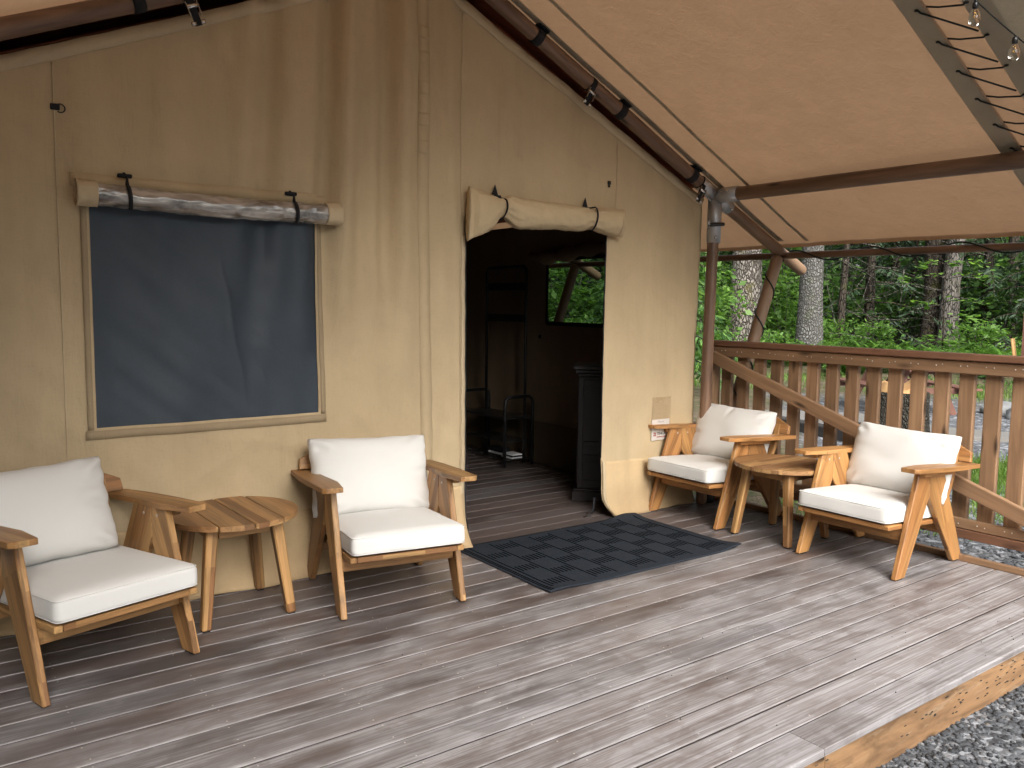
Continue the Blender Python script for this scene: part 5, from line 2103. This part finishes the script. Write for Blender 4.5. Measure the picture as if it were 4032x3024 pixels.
# thin dead twigs in front of the dark gap
tw = empty('dead_branches', (0, 0, 0))
x, y = polar(30.0, 27.5)
tw.location = (x, y, gz(x, y))
tag(tw, 'tangle of bare grey dead twigs in the dark gap of the woods', 'twigs')
bm = bmesh.new()
for k in range(70):
    a = random.uniform(0, 6.28)
    p = Vector((random.gauss(0, 1.0), random.gauss(0, 1.6), random.uniform(.2, 3.2)))
    L = random.uniform(.6, 2.0)
    dv = Vector((random.gauss(0, .6), random.gauss(0, 1), random.gauss(.25, .35))).normalized()
    bm_tube(bm, [p, p + dv * L * .5 + Vector((0, 0, random.gauss(0, .06))), p + dv * L], [.011, .008, .003], 4)
o = from_bm('twigs', bm, 'bark_grey', tw)
tag(o, kind='stuff')

# far woods: one mass of foliage behind everything that can be told apart
n = 120000
deg = np.concatenate([rng.uniform(-25, 80, 52000), rng.uniform(80, 335, n - 52000)])  # the second arc is unseen woodland added all round to cut low skylight
d = rng.uniform(44, 64, n)
z = rng.random(n) ** 1.15 * 13
gapn = np.array([noise.noise((a * .33, b * .5, 3)) for a, b in zip(deg, z)])
keep = gapn > -.34
deg, d, z = deg[keep], d[keep], z[keep]
C = np.stack([np.cos(np.radians(deg)) * d, np.sin(np.radians(deg)) * d, z - .2], 1)
co, f, v = leaves_np(C, .62, .35)
o = np_mesh('far_woods', co, f, 'leaf_dark', None, v)
tag(o, 'deep green mass of far woodland behind the trees', 'woodland', kind='stuff')

n = 24000  # foliage added out of view to darken the left side of the porch
C = np.stack([rng.uniform(-5.6, -3.1, n), rng.uniform(-9.0, 8.0, n), rng.random(n) ** .9 * 6.9 - .2], 1)
C += .35 * np.array([[noise.noise((a * .8, b * .8, c)), 0, 0] for a, b, c in C])
co, f, v = leaves_np(C, .42, .3)
o = np_mesh('shade_foliage', co, f, 'leaf_dark', None, v)
tag(o, 'unseen foliage mass added beside the left end of the porch to shade it', 'woodland', kind='stuff')

# undergrowth and grass
n = 15000
deg = rng.uniform(10, 58, n)
d = rng.uniform(20.5, 33, n)
m = np.array([noise.noise((a * .6, b * .5, 1)) for a, b in zip(deg, d)]) > .05
deg, d = deg[m], d[m]
X, Y = np.cos(np.radians(deg)) * d, np.sin(np.radians(deg)) * d
Z = np.array([gz(a, b) for a, b in zip(X, Y)]) + rng.random(len(X)) ** 2 * .45
co, f, v = leaves_np(np.stack([X, Y, Z], 1), .13, .6)
o = np_mesh('undergrowth', co, f, 'leaf_mid', None, v)
tag(o, 'low leafy undergrowth covering the floor of the woods', 'undergrowth', kind='stuff')

def grass(name, spots, label):
    co, fs, v = [], [], []
    for (x, y, r, nb, h) in spots:
        for k in range(nb):
            a = random.random() * 6.28
            q = r * math.sqrt(random.random())
            px_, py_ = x + math.cos(a) * q, y + math.sin(a) * q
            hh = h * random.uniform(.5, 1.2)
            b = random.random() * 6.28
            w = .006
            i = len(co)
            bx, by = math.cos(b), math.sin(b)
            lx_, ly_ = random.gauss(0, .4) * hh, random.gauss(0, .4) * hh
            z0 = gz(px_, py_) - .01
            co += [(px_ - bx * w, py_ - by * w, z0), (px_ + bx * w, py_ + by * w, z0), (px_ + lx_ + bx * w * .3, py_ + ly_ + by * w * .3, z0 + hh), (px_ + lx_ - bx * w * .3, py_ + ly_ - by * w * .3, z0 + hh)]
            fs.append((i, i + 1, i + 2, i + 3))
            v += [min(1, max(0, random.gauss(.5, .25)))] * 4
    o = np_mesh(name, co, fs, 'grass_green', None, v)
    tag(o, label, 'grass', kind='stuff')
grass('grass', [(8.9, 3.95, .55, 1500, .16), (8.5, 3.5, .5, 900, .13), (7.5, 3.0, .5, 500, .10), (9.6, 3.6, .5, 500, .12), (6.6, 3.2, .5, 300, .08), (6.1, 3.9, .5, 260, .08)], 'tufts of green grass growing in the gravel beyond the railing')
sp_ = []
for k in range(60):
    dg_, dd_ = random.uniform(18, 44), random.uniform(17.5, 21.5)
    x, y = polar(dg_, dd_)
    sp_.append((x, y, .45, 60, .16))
grass('grass', sp_, 'thin strip of grass and moss along the edge of the woods')
